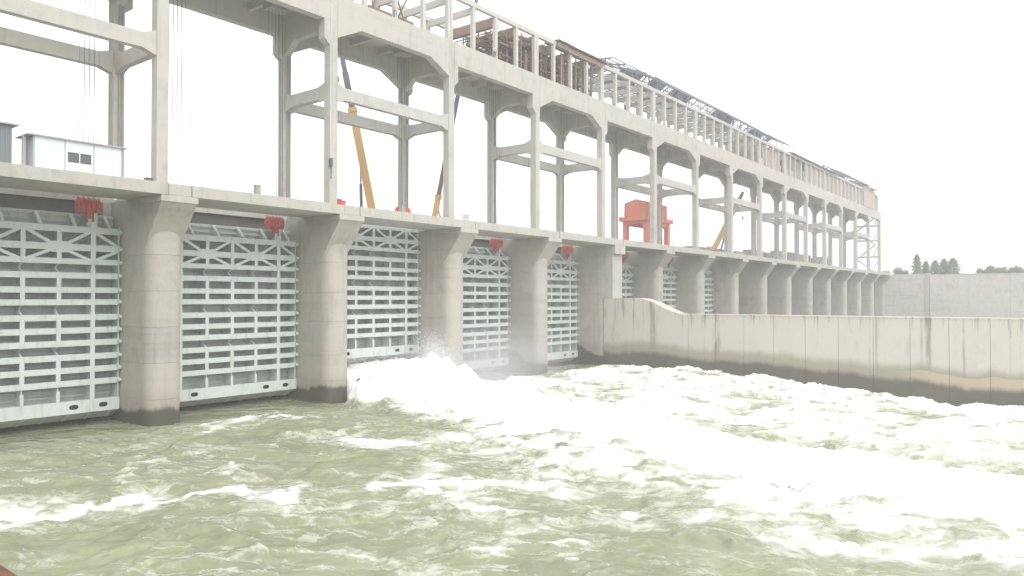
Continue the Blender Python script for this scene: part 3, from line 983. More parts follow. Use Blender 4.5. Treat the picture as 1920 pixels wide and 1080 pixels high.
def hoist_frame(n, label):
    """portal frame on piers n and n+1"""
    root = empty('hoist_portal', (PX(n), 0, 0), label, 'hoist frame', 'concrete hoist frames on the deck')
    for x in (0, P):
        for yc in (62.5, 70.5):
            c = link('column', col_me, root, (x, yc, 0))
            bevel(c, 0.04)
        for yc in (70.5,):
            link('conduit', pipe_me, root, (x - 0.58, yc - 0.1, 0))
            link('conduit', pipe_me, root, (x + 0.10, yc - 0.58, 0))
    for (y0, y1) in ((YA0 + 0.006, YA1 - 0.006), (YB0 + 0.006, YB1 - 0.006)):
        MB().prism(girder_poly(0.502, P - 0.502), 'y', y0, y1).build('girder', M['frame'], root)
        MB().prism(strut_poly(0.502, P - 0.502, SZ0, SZ1), 'y', y0 + 0.12, y1 - 0.12).build('strut', M['frame'], root)
    for x in (0, P):
        pts = [(YA1 + 0.002, 37.2), (YA1 + 1.6, 38.6), (YB0 - 1.6, 38.6), (YB0 - 0.002, 37.2), (YB0 - 0.002, Z_GT - 0.2), (YA1 + 0.002, Z_GT - 0.2)]
        MB().prism(pts, 'x', x - 0.4, x + 0.4).build('cross_girder', M['frame'], root)
        MB().prism(strut_poly(YA1 + 0.002, YB0 - 0.002, SZ0, SZ1, 1.3, 0.4), 'x', x - 0.35, x + 0.35).build('cross_strut', M['frame'], root)
    for yc in (62.5, 70.5):
        link('bracket', bra_l, root, (0, yc, 0))
        link('bracket', bra_r, root, (P, yc, 0))
    floor_parts(root, 0.42, P - 0.42)
    return root

def link_span(n, label):
    root = empty('link_span', (PX(n), 0, 0), label, 'girder span', 'girder spans between the hoist frames')
    for (y0, y1) in ((YA0 + 0.010, YA1 - 0.010), (YB0 + 0.010, YB1 - 0.010)):
        MB().box(0.515, P - 0.515, y0, y1, Z_GB, Z_GT - 0.004).build('girder', M['frame'], root)
    floor_parts(root, 0.515, P - 0.515)

frames = [n for n in range(-1, N_END - 1, 2)]
for i, n in enumerate(frames):
    hoist_frame(n, ['tall concrete hoist frame at the left picture edge behind the white hut',
                    'tall concrete hoist frame above the white jet, yellow crane boom behind it',
                    'tall concrete hoist frame with brown scaffold on its top'][i] if i < 3
                else 'tall concrete hoist frame, %s one beyond the scaffolded frame' % ORD[i - 3])
for i, n in enumerate(range(0, N_END, 2)):
    link_span(n, ['girder span above the open bay over the second green gate', 'girder span left of the scaffolded hoist frame, dark crane boom behind it'][i] if i < 2
              else 'girder span, %s one beyond the scaffolded hoist frame' % ORD[i - 2])
# end portal with zigzag stair bracing
ep = empty('end_portal', (PX(N_END), 0, 0), 'slim concrete end portal with zigzag stair at the far end of the dam', 'stair tower')
for yc in (62.5, 70.5):
    link('column', col_me, ep, (-1.2, yc, 0))
for z in (25.5, 31.6, 37.0):
    MB().box(-1.5, -0.9, 63.0, 70.0, z, z + 0.6).build('tie_beam', M['frame'], ep)
for k in range(4):
    z = Z_DECK + k * 5.1
    y0, y1 = (63.2, 69.6) if k % 2 == 0 else (69.6, 63.2)
    mb = MB()
    for i in range(14):
        t = i / 14
        mb.box(-4.6, -3.2, min(y0 + (y1 - y0) * t, y0 + (y1 - y0) * (t + 1 / 14)), max(y0 + (y1 - y0) * t, y0 + (y1 - y0) * (t + 1 / 14)), z + 5.1 * t, z + 5.1 * t + 0.38)
    mb.build('stair_flight', M['frame'], ep)
    MB().bar((-9.5, 62.6, z + 1), (-3.5, 62.6, z + 4.6), 0.4, 0.5).build('stair_string', M['frame'], ep)

# ------------------------------------------------------------------ gallery on the girders
post_me = MB().box(-0.24, 0.24, -0.24, 0.24, Z_GT, 47.80).mesh('post', M['gallery'])
post2_me = MB().box(-0.46, -0.03, -0.26, 0.26, Z_GT, 47.80).box(0.03, 0.46, -0.26, 0.26, Z_GT, 47.80).mesh('post_pair', M['gallery'])
xb_me = MB().box(-0.17, 0.17, 62.76, 70.24, 46.95, 47.795).mesh('cross_beam', M['gallery'])
xb_form = MB().box(-0.34, 0.34, 62.76, 70.24, 46.55, 47.795).mesh('cross_beam', M['wood'])
for n in range(0, N_END):
    g_ = empty('gallery_bay', (PX(n), 0, 0),
               'skeleton gallery bay over the second green gate' if n == 0 else
               'skeleton gallery bay above the white jet' if n == 1 else
               'skeleton gallery bay left of the scaffolding' if n == 2 else
               'skeleton gallery bay full of brown scaffolding' if n == 3 else
               'gallery bay on the girders, %s one beyond the scaffolding' % ORD[n - 4], 'gallery', 'gallery bays on top of the girders')
    for i in range(4):
        x = i * 4.5
        for yc in (62.5, 70.5):
            if i == 0:
                link('post', post2_me, g_, (x, yc, 0))
            else:
                link('post', post_me, g_, (x, yc, 0))
        link('cross_beam', xb_form if (n == 3 or (n == 2 and i > 1)) else xb_me, g_, (x, 0, 0))
    for yc in (62.5, 70.5):
        MB().box(-2.2, P - 2.21, yc - 0.25, yc + 0.25, 47.802, 48.4).build('top_beam', M['gallery'], g_)
    if n >= 4:
        for yc in (64.9, 68.1):
            MB().box(-2.2, P - 2.21, yc - 0.15, yc + 0.15, 47.803, 48.3).build('tie_beam', M['gallery'], g_)

# ------------------------------------------------------------------ scaffolding with formwork
sx0, sx1 = PX(2) + 9.6, PX(4) - 0.6
scf = empty('scaffolding', (0, 0, 0), 'dense brown scaffolding poles and formwork boards inside the gallery', 'scaffolding')
pole_me = MB().tube((0, 0, Z_GT), (0, 0, 47.7), 0.10, 6).mesh('pole', M['pole'])
led_me = MB().tube((0, 62.9, 0), (0, 70.2, 0), 0.08, 6).mesh('ledger', M['pole'])
rs = random.Random(5)
x = sx0
k = 0
while x < sx1:
    for yc in (63.4, 65.2, 67.0, 68.8):
        if rs.random() < 0.86:
            o = link('pole', pole_me, scf, (x + rs.uniform(-.15, .15), yc + rs.uniform(-.15, .15), 0))
            o.rotation_euler = (rs.uniform(-.012, .012), rs.uniform(-.006, .006), 0)
    for z in (43.7, 45.2, 46.4):
        if rs.random() < 0.8:
            link('ledger', led_me, scf, (x, 0, z + rs.uniform(-.1, .1)))
    x += 1.15
for z in (43.7, 45.2, 46.5):
    for yc in (63.4, 65.2, 67.0, 68.8):
        MB().tube((sx0, yc, z + rs.uniform(-.1, .1)), (sx1, yc, z + rs.uniform(-.1, .1)), 0.06, 6).build('long_ledger', M['pole'], scf)
for i in range(80):
    x = rs.uniform(sx0, sx1 - 3)
    y = rs.uniform(63, 69)
    z = rs.choice([43.75, 45.3, 46.45]) + rs.uniform(-.05, .05)
    MB().box(x, x + rs.uniform(1.5, 3.6), y, y + rs.uniform(.25, .9), z, z + 0.16).build('scaffold_board', M['wood'], scf)
for i in range(9):
    x = PX(3) + 5.0 + i * 1.4
    dz = rs.uniform(-.12, .12)
    MB().box(x, x + 1.36, 61.95, 62.20, 47.55 + dz, 48.25 + dz).build('formwork_board', M['wood'], scf)
    MB().box(x - .3, x + 2.2 + rs.uniform(0, 1), 61.6, 64.4, 48.45 + dz * .5, 48.53 + dz * .5).build('formwork_board', M['wood'], scf)
for i in range(46):                                  # joists carrying the roof shutter
    x = rs.uniform(sx0, sx1 - 4.2)
    y = rs.uniform(62.9, 69.8)
    z = rs.uniform(46.3, 47.5)
    MB().box(x, x + rs.uniform(2.2, 4.2), y, y + 0.22, z, z + 0.28).build('joist', M['wood'], scf)
for i in range(40):
    x = PX(3) + 6 + 11.2 * rs.random()
    y = rs.uniform(62.9, 69.6)
    MB().bar((x, y, Z_GT), (x + rs.uniform(-.2, .2), y, 47.2 + rs.uniform(-1.2, .3)), 0.2, 0.2).build('timber_prop', M['wood'], scf)
for i in range(60):
    x = PX(2) + 13 + (sx1 - PX(2) - 13) * rs.random()
    y = rs.uniform(62.9, 69.6)
    MB().bar((x, y, Z_GT), (x + rs.uniform(-.2, .2), y, 46.6 + rs.uniform(-1.6, .8)), 0.16, 0.16).build('timber_prop', M['wood'], scf)
for i in range(34):
    x = sx0 + (sx1 - sx0) * rs.random()
    y = rs.uniform(63.4, 69)
    MB().tube((x, y, Z_GT + 0.1), (x + rs.uniform(-2.5, 2.5), y + rs.uniform(-1.5, 1.5), 47.4), 0.045, 6).build('raker', M['pole'], scf)
# a few props and hanging planks in the near bay
sc2 = empty('formwork_props', (0, 0, 0), 'few timber props and slanted planks in the gallery above the white jet', 'formwork')
for (x, y, dx, dy) in ((57.0, 64.5, 0.3, 0), (58.3, 66.0, -0.2, 0.1), (60.0, 65.5, 2.6, 0.4), (61.5, 66.8, 3.0, 0.0), (64.2, 66.0, -2.2, 0.3)):
    MB().tube((x, y, Z_GT), (x + dx, y + dy, 47.6), 0.11, 6).build('prop', M['pole'], sc2)
for (x, z) in ((55.0, 46.6), (58.2, 46.3)):
    MB().box(x, x + 0.5, 63, 70, z, z + 0.7).build('formwork_board', M['wood'], sc2)
MB().box(60.5, 68.0, 69.2, 69.7, 45.6, 46.2).build('formwork_board', M['wood'], sc2)

# ------------------------------------------------------------------ roofs on the gallery
def roof_frame(name, xa, xb, eave, ridge, label, sheet=True, hip=0.0, step=4.5, purl=4):
    root = empty(name, (xa, 0, 0), label, 'roof', 'roof steelwork on the gallery')
    x = 0.0
    Ln = xb - xa
    rg = random.Random(int(xa))
    while x <= Ln + 0.01:
        k = 1.0 if hip == 0 else min(1.0, 0.15 + x / hip)
        rz = eave + (ridge - eave) * k
        mb = MB()
        for (ye, s_) in ((61.4, 1), (71.6, -1)):
            mb.bar((x, ye, eave), (x, 66.5, rz), 0.16, 0.24)
            mb.bar((x, ye + s_ * 1.1, 48.42), (x, ye + s_ * 1.1, eave + (rz - eave) * 0.2), 0.14, 0.14)
            mb.bar((x, ye + s_ * 2.6, 48.42), (x, ye + s_ * 2.6, eave + (rz - eave) * 0.5), 0.12, 0.12)
            mb.bar((x, ye + s_ * 1.1, eave), (x, ye + s_ * 2.6, 48.45), 0.10, 0.10)
        mb.bar((x, 66.5, 48.42), (x, 66.5, rz), 0.14, 0.14)
        mb.bar((x, 62.4, 48.5), (x, 70.6, 48.5), 0.14, 0.18)
        mb.build('truss', M['roof_steel'], root)
        x += step
    for s_ in (-1, 1):
        for i in range(purl + 1):
            t = i / purl
            y = 66.5 + s_ * 5.1 * (1 - t)
            z = eave + (ridge - eave) * t + 0.16
            z_a = z if hip == 0 else eave + (ridge - eave) * t * 0.15 + 0.16
            segs = [(0.0, z_a), (hip, z)] if hip else [(0.0, z)]
            segs.append((Ln + 1.6 + rg.uniform(-.6, .8), z))
            for (p, q) in zip(segs[:-1], segs[1:]):
                MB().bar((p[0], y, p[1]), (q[0], y, q[1]), 0.11, 0.16).build('purlin', M['roof_steel'], root)
    if sheet:
        x = hip * 0.5
        while x < Ln:
            w = min(3.0, Ln - x + 0.8)
            for s_ in (-1, 1):
                if rg.random() < (0.88 if s_ == -1 else 0.45):
                    continue
                k0 = 1 if hip == 0 else min(1, .15 + x / hip)
                k1 = 1 if hip == 0 else min(1, .15 + (x + w) / hip)
                y0 = 66.5 + s_ * 5.2
                za, zb = eave + 0.27, ridge + 0.27
                MB().add([(x, y0, za), (x + w, y0, za), (x + w, 66.5, eave + (ridge - eave) * k1 + .27), (x, 66.5, eave + (ridge - eave) * k0 + .27),
                          (x, y0, za + .04), (x + w, y0, za + .04), (x + w, 66.5, eave + (ridge - eave) * k1 + .31), (x, 66.5, eave + (ridge - eave) * k0 + .31)],
                         [(0, 3, 2, 1), (4, 5, 6, 7), (0, 1, 5, 4), (1, 2, 6, 5), (2, 3, 7, 6), (3, 0, 4, 7)]).build('roof_sheet', M['roof_sheet'], root)
            x += 3.02
    return root
roof_frame('roof_steelwork', PX(4) + 1.5, PX(8) + 2.0, 49.5, 53.0, 'long dark blue-grey steel roof frame starting beyond the scaffolding', True, 26.0)
roof_frame('roof_steelwork', PX(8) + 3.2, PX(9) + 2.5, 49.6, 52.2, 'short dark blue-grey roof frame just beyond the long one', True)
roof_frame('roof_steelwork', PX(11) + 14, PX(13) + 9.0, 49.4, 52.0, 'grey-blue roof frame beside the pink brick end', True)
MB().prism([(61.6, 48.45), (66.5, 49.6), (71.4, 48.45), (71.4, 48.6), (66.5, 49.78), (61.6, 48.6)], 'x', PX(9) + 4.5, PX(11) + 13.5).build('roof_strip', M['roof_sheet'])
tag(bpy.data.objects['roof_strip'], 'thin flat grey roof strip along the far gallery', 'roof', kind='thing')

# brick infill between the far posts
for n in range(8, N_END):
    w_ = empty('infill_wall', (PX(n), 0, 0), 'rough pinkish brick infill behind the gallery posts, %s walled bay' % ORD[n - 8], 'brick wall', 'brick infill of the gallery')
    for i in range(4):
        xa, xb = i * 4.5 + 0.26 + (0.22 if i == 0 else 0), (i + 1) * 4.5 - 0.26 - (0.22 if i == 3 else 0)
        full_ = n >= 10
        mb = MB()
        # ragged, stepped courses where the wall is still going up
        xx = xa
        while xx < xb - 0.05:
            wd = min(rs.uniform(0.5, 1.0), xb - xx)
            if xb - (xx + wd) < 0.12:
                wd = xb - xx
            top = 47.78 if full_ or rs.random() < 0.35 else 42.2 + rs.choice([0.4, 2.0, 3.2, 4.6])
            MB().box(xx, xx + wd - 0.004, 62.75 + rs.uniform(0, .05), 62.98, 42.203, top).build('brick_panel', M['brick'], w_)
            if not full_ and rs.random() < 0.75:
                MB().box(xx, xx + wd - 0.004, 70.35, 70.6, 42.203, 47.78).build('brick_panel', M['brick'], w_)
            xx += wd
    if n >= 10:
        MB().box(0.5, P - 0.5, 70.3, 70.6, 42.203, 47.78).build('brick_panel', M['brick'], w_)
eb = empty('brick_end_room', (PX(13) + 9.5, 0, 0), 'pink brick room with stepped brown roof at the far end', 'brick room')
MB().box(0, 13.8, 61.88, 62.2, 42.21, 49.4).build('brick_wall', M['brick'], eb)
MB().box(0, 0.3, 62.21, 71.0, 48.42, 50.6).box(13.6, 15.8, 62.21, 71.0, 42.21, 48.4).build('brick_wall', M['brick'], eb)
MB().box(13.81, 16.4, 61.89, 62.2, 42.21, 48.6).build('brick_wall', M['brick'], eb)
MB().prism([(61.0, 49.42), (66.5, 51.2), (72, 49.42), (72, 49.6), (66.5, 51.4), (61.0, 49.6)], 'x', -0.8, 8.5).build('roof_slab', M['cabin_a'], eb)
MB().prism([(61.0, 49.0), (66.5, 50.2), (72, 49.0), (72, 49.15), (66.5, 50.4), (61.0, 49.15)], 'x', 8.7, 17.5).build('roof_slab', M['cabin_a'], eb)

# ------------------------------------------------------------------ guide wall
GX0, GX1 = PX(4) - 1.45, PX(4) + 1.45
gw = empty('guide_wall', (GX0, 59, 0), 'long low stained concrete guide wall running right from the pilaster pier', 'retaining wall')
gw.location = (0, 0, 0)
def wall_top(y):
    t = min(1, max(0, (55.5 - y) / 8.5))
    t = t * t * (3 - 2 * t)
    return 10.55 - 2.5 * t
yj = [61.2, 46.9]
while yj[-1] > -50:
    yj.append(yj[-1] - 4.15)
for i, (a, b) in enumerate(zip(yj[:-1], yj[1:])):
    prof = [(b + 0.02, -8.0)]
    k = 24 if i == 0 else 1
    prof = [(a - 0.02, -8.0), (b + 0.02, -8.0)]
    for j in range(k + 1):
        y = b + 0.02 + (a - b - 0.04) * j / k
        prof.append((y, wall_top(y)))
    dx = rs.uniform(-0.012, 0.012)
    o = MB().prism(prof, 'x', GX0 + dx, GX1).build('wall_panel', M['guide'], gw)
    MB().box(GX0 + 0.05, GX1 - 0.05, b - 0.019, b + 0.019, -8, 7.9).build('joint_filler', M['hole'], gw)
    if i:
        MB().box(GX0 - 0.06, GX1 + 0.06, b + 0.02, a - 0.02, 8.053, 8.22).build('coping_stone', M['guide'], gw)

# ------------------------------------------------------------------ far abutment
aw = empty('abutment_wall', (302, 0, 0), 'pale grey abutment wall closing the far end of the deck', 'abutment wall')
MB().box(0, 2.4, 47.9, 86, -8, 19.3).build('wall_block', M['abutment'], aw)
MB().box(-0.25, 2.41, 46.6, 47.88, -8, 19.55).build('corner_pilaster', M['deck'], aw)
MB().box(-0.5, 1.5, 59.5, 62.0, 19.302, 20.6).build('kerb_block', M['cabin_a'], aw)
aw2 = empty('wing_wall', (302.5, 46.5, 0), 'long pale wing wall right of the abutment corner, trees above', 'wing wall')
c_, s__ = math.cos(-0.28), math.sin(-0.28)
yy = 0.0
aw2.rotation_euler = (0, 0, 0.015)
for i in range(9):
    L_ = 12.0
    MB().box(rs.uniform(-0.02, 0.02), 2.0, yy - L_ + 0.03, yy - 0.03, -8, 18.9).build('wall_panel', M['abutment'], aw2)
    yy -= L_
MB().box(-0.06, 2.05, yy, -0.05, 18.905, 19.1).build('coping', M['deck'], aw2)

# ------------------------------------------------------------------ site huts on the deck
def hut_white():
    r = empty('site_hut', (22.0, 62.8, Z_DECK), 'white prefabricated site hut with small twin window on the deck', 'hut')
    MB().box(0.03, 6.47, 0.05, 1.95, 0.1, 2.92).build('core', M['hut_frame'], r)
    MB().box(-0.1, 6.6, -0.1, 2.1, 0.0, 0.098).build('base_frame', M['hut_frame'], r)
    pw = 2.08
    for i in range(3):
        x = 0.10 + i * (pw + 0.03)
        if i == 1:
            p_ = MB().box(x, x + pw, 0.0, 0.048, 0.1, 1.25).box(x, x + pw, 0, 0.048, 2.05, 2.92).box(x, x + 0.18, 0, 0.048, 1.253, 2.047).box(x + 1.90, x + pw, 0, 0.048, 1.253, 2.047).build('wall_panel', M['white'], r)
            for q in (0, 1):
                MB().box(x + 0.20 + q * 0.88, x + 0.20 + q * 0.88 + 0.80, -0.005, 0.03, 1.27, 2.03).build('window_pane', M['glass'], r)
            MB().box(x + 1.003, x + 1.077, -0.02, 0.046, 1.254, 2.046).build('window_mullion', M['white'], r)
        else:
            MB().box(x, x + pw, 0.0, 0.048, 0.1, 2.92).build('wall_panel', M['white'], r)
    for x in (0.0, 2.165, 4.275, 6.43):
        MB().box(x - 0.02, x + 0.07, -0.03, 0.0, 0.1, 2.92).build('corner_trim', M['hut_frame'], r)
    MB().box(-0.001, 0.028, 0.06, 1.9, 0.1, 2.92).build('end_panel', M['hut_frame'], r)
    MB().prism([(2.35, 2.925), (2.35, 2.98), (-0.22, 3.02), (-0.22, 2.925)], 'x', -0.45, 6.85).build('roof', M['hut_roof'], r)
    MB().box(-0.52, -0.30, 0.6, 0.8, 0, 2.92).build('roof_prop', M['hut_roof'], r)
hut_white()
r = empty('grey_cabin', (12.6, 63.0, Z_DECK), 'dark grey site cabin cut off by the left picture edge', 'cabin')
MB().box(0, 8.05, 0, 2.2, 0, 3.45).build('body', M['hut_dark'], r)
for i in range(27):
    MB().box(0.12 + i * 0.3, 0.24 + i * 0.3, -0.04, -0.002, 0.1, 3.35).build('wall_rib', M['hut_dark'], r)
MB().box(-0.2, 8.45, -0.3, 2.5, 3.452, 3.56).build('roof', M['hut_roof'], r)
MB().box(8.052, 8.10, 0.6, 1.5, 0.1, 2.2).build('door', M['hut_frame'], r)

# ------------------------------------------------------------------ mobile cranes on the upstream deck
def truck_crane(loc, rz, boom_from, boom_to, y_part, label, w0=1.0):
    """loc: base; boom points in world coordinates"""
    r = empty('mobile_crane', loc, label, 'crane', 'mobile cranes on the upstream deck')
    A, B = Vector(boom_from) - Vector(loc), Vector(boom_to) - Vector(loc)
    c, s_ = math.cos(rz), math.sin(rz)
    def rot(mb):
        mb.v = [(x * c - y * s_, x * s_ + y * c, z) for (x, y, z) in mb.v]
        return mb
    ch = rot(MB().box(-5.5, 5.5, -1.25, 1.25, 0.75, 1.35)).build('chassis', M['yellow'], r)
    rot(MB().prism([(4.1, 1.36), (6.2, 1.36), (6.2, 1.9), (5.9, 2.5), (4.1, 2.5)], 'y', -1.2, 1.2)).build('driver_cab', M['yellow'], r)
    rot(MB().box(6.201, 6.23, -1.0, 1.0, 1.5, 1.88)).build('windscreen', M['glass'], r)
    for x in (-4.4, -2.9, 2.4, 4.0):
        for y in (-1.15, 1.15):
            wv = rot(MB().tube((x, y - 0.2, 0.55), (x, y + 0.2, 0.55), 0.55, 16)).build('wheel', M['tyre'], r)
            rot(MB().tube((x, y - 0.22, 0.55), (x, y + 0.22, 0.55), 0.26, 10)).build('rim', M['conduit'], wv)
    rot(MB().tube((0, 0, 1.352), (0, 0, 1.75), 1.0, 20)).build('turntable', M['steel'], r)
    rot(MB().box(-2.6, 1.4, -1.15, 1.15, 1.755, 2.5).box(-3.4, -2.61, -1.2, 1.2, 1.755, 2.6)).build('upper_body', M['yellow'], r)
    rot(MB().box(1.402, 2.6, 0.3, 1.15, 1.5, 2.49)).build('operator_cab', M['glass'], r)
    d = (B - A)
    Ln = d.length
    d.normalize()
    k = y_part
    secs = [(0, k, w0, 'yellow'), (k, k + (1 - k) * 0.5, w0 * 0.78, 'steel'), (k + (1 - k) * 0.5, 1.0, w0 * 0.60, 'steel')]
    up = Vector((0, 0, 1))
    for (t0, t1, w, mt) in secs:
        a, b = A + d * Ln * t0, A + d * Ln * t1
        MB().bar(a, b, w * 0.8, w).build('boom_section', M[mt], r)
        if mt == 'yellow':
            MB().bar(b - d * 0.6, b, w * 0.95, w * 1.2).build('boom_collar', M['yellow'], r)
    q = A + d * Ln * k * 0.62
    side = d.cross(up).normalized()
    low = Vector((A.x, A.y, A.z)) + Vector((B.x - A.x, B.y - A.y, 0)).normalized() * 1.6 + Vector((0, 0, -0.6))
    mid_ = low.lerp(q, 0.5)
    MB().tube(low, mid_, 0.22, 10).build('luffing_cylinder', M['steel'], r)
    MB().tube(mid_, q, 0.12, 10).build('luffing_rod', M['conduit'], r)
    MB().bar(B - d * 0.2, B + d * 0.7, w0 * 0.7, w0 * 0.5).build('boom_head', M['steel'], r)
    tip = B + d * 0.6
    MB().tube(tip, tip + Vector((0, 0, -6)), 0.03, 5).build('hook_rope', M['rope'], r)
    MB().prism([(tip.x - .2, tip.z - 6.9), (tip.x + .2, tip.z - 6.9), (tip.x + .28, tip.z - 6.3), (tip.x, tip.z - 6.0), (tip.x - .28, tip.z - 6.3)], 'y', tip.y - .15, tip.y + .15).build('hook_block', M['yellow'], r)
    return r
RT = Vector((math.sin(TH), -math.cos(TH), 0))
b0 = Vector((69.5, 78.6, 22.0))
truck_crane((70.5, 78.0, Z_DECK), 0.1, b0, b0 + RT * (-4.9) + Vector((0, 0, 24.8)), 0.60, 'yellow telescopic crane with boom leaning toward the near hoist frame', 1.0)
b1 = Vector((81.4, 78.6, 21.8))
truck_crane((80.6, 79.4, Z_DECK), 0.0, b1, b1 + RT * 6.9 + Vector((0, 0, 36)), 0.12, 'mobile crane with long dark boom slanting up behind the girder', 0.8)
b2 = Vector((179.6, 75.4, 23.3))
truck_crane((179.1, 75.8, Z_DECK + 0.9), 0.35, b2, b2 + RT * 6.9 + Vector((0, 0, 13.4)), 0.86, 'small far yellow crane with short raised boom', 1.2)
MB().box(172, 186.5, 74.75, 79.6, Z_DECK + 0.0, Z_DECK + 0.88).build('loading_ramp', M['deck'])
tag(bpy.data.objects['loading_ramp'], 'low concrete plinth under the small far crane', 'plinth', kind='thing')

# ------------------------------------------------------------------ orange gantry crane
ga = empty('gantry_crane', (143.5, 75.4, Z_DECK), 'orange red gantry crane with big machine house standing on the deck', 'gantry crane')
for x in (-4.7, 4.7):
    for y in (-2.4, 2.4):
        MB().prism([(x - 0.62, 0.5), (x + 0.62, 0.5), (x + 0.5, 6.8), (x - 0.5, 6.8)], 'y', y - 0.45, y + 0.45).build('leg', M['orange'], ga)
        MB().box(x - 0.9, x + 0.9, y - 0.35, y + 0.35, 0.05, 0.498).build('bogie', M['orange'], ga)
    MB().prism([(-1.948, 6.8), (-1.948, 5.4), (-1.2, 6.3), (1.2, 6.3), (1.948, 5.4), (1.948, 6.8)], 'x', x - 0.35, x + 0.35).build('portal_knee', M['orange'], ga)
for y in (-2.4, 2.4):
    MB().box(-4.198, 4.198, y - 0.3, y + 0.3, 6.0, 6.8).build('portal_beam', M['orange'], ga)
MB().box(-6.3, 6.1, -3.2, 3.2, 6.803, 7.6).build('platform', M['orange'], ga)
for i in range(13):
    x = -6.1 + i
    for y in (-3.1, 3.1):
        MB().box(x - 0.03, x + 0.03, y - 0.03, y + 0.03, 7.603, 8.65).build('guard_post', M['orange'], ga)
for y in (-3.1, 3.1):
    MB().box(-6.2, 6.0, y - 0.035, y + 0.035, 8.653, 8.72).build('guard_rail', M['orange'], ga)
MB().prism([(-2.6, 7.603), (2.6, 7.603), (2.6, 10.6), (0, 11.4), (-2.6, 10.6)], 'x', -5.0, 4.2).build('machine_house', M['orange'], ga)
for i in range(5):
    MB().box(-4.8 + i * 2.1, -4.65 + i * 2.1, -2.66, -2.603, 7.62, 10.58).build('house_rib', M['orange'], ga)
for z in (1.2, 2.6):
    MB().box(-4.2, 4.2, -2.35, -2.25, z, z + 0.1).build('lower_rail', M['orange'], ga)

# ------------------------------------------------------------------ cabins and clutter on the far deck
cab_mats = ['cabin_b', 'cabin_a', 'cabin_c', 'cabin_b', 'cabin_a', 'cabin_b', 'cabin_a', 'cabin_c', 'cabin_b', 'cabin_a']
cab_desc = ['grey', 'brown', 'pinkish', 'grey', 'brown', 'grey', 'brown', 'pinkish', 'grey', 'brown']
cx = 160.0
for i in range(10):
    ln = rs.uniform(6, 10)
    h = rs.uniform(3.2, 4.6) if i > 1 else 2.5
    c_ = empty('site_cabin', (cx, 72.2, Z_DECK), '%s site cabin on the deck, %s cabin beyond the orange gantry' % (cab_desc[i], ORD[i]), 'cabin', 'site cabins on the far deck')
    if 171 < cx + ln and cx < 188:
        h = 2.6
    mt = M[cab_mats[i]]
    MB().box(0, ln, 0, 2.5, 0, h).build('body', mt, c_)
    MB().box(-0.15, ln + 0.15, -0.15, 2.65, h + 0.002, h + 0.14).build('roof', M['hut_roof'], c_)
    for j in range(int(ln // 1.6)):
        MB().box(0.5 + j * 1.6, 1.3 + j * 1.6, -0.03, -0.002, h - 1.5, h - 0.6).build('window', M['glass'], c_)
    cx += ln + rs.uniform(1.5, 5.5)

# small things standing on the deck edge
def small_box(x, y, w, h, mat, label, name='deck_box', cat='box'):
    r = empty(name, (x, y, Z_DECK), label, cat)
    MB().box(-w / 2, w / 2, -w / 2, w / 2, 0.01, h).build('body', M[mat], r)
    MB().box(-w / 2 - .04, w / 2 + .04, -w / 2 - .04, w / 2 + .04, h + 0.002, h + 0.06).build('lid', M[mat], r)
small_box(39.6, 60.6, 0.45, 1.0, 'conduit', 'small grey bollard on the deck over the second green gate', 'deck_bollard', 'bollard')
small_box(58.2, 61.0, 0.5, 1.1, 'conduit', 'small grey bollard on the deck over the white jet', 'deck_bollard', 'bollard')
small_box(68.2, 59.9, 1.1, 0.75, 'white', 'white cement sack heap on the deck edge beyond the white jet', 'sack_heap', 'sacks')
small_box(49.0, 60.2, 0.6, 0.5, 'red', 'small red box on the deck joint beside the jet', 'red_box', 'box')
small_box(29.3, 60.0, 0.5, 0.28, 'steel', 'small dark lump on the deck right of the white hut', 'scrap_lump', 'scrap')
cb = empty('control_box', (50.0 - 1.05, 61.75, 24.0), 'small dark control box fixed to the column by the yellow crane', 'control box')
MB().box(-0.18, 0.03, -0.2, 0.2, 0, 0.9).build('casing', M['steel'], cb)
MB().box(-0.06, 0.0, -0.06, 0.06, -1.2, -0.002).build('cable', M['steel'], cb)

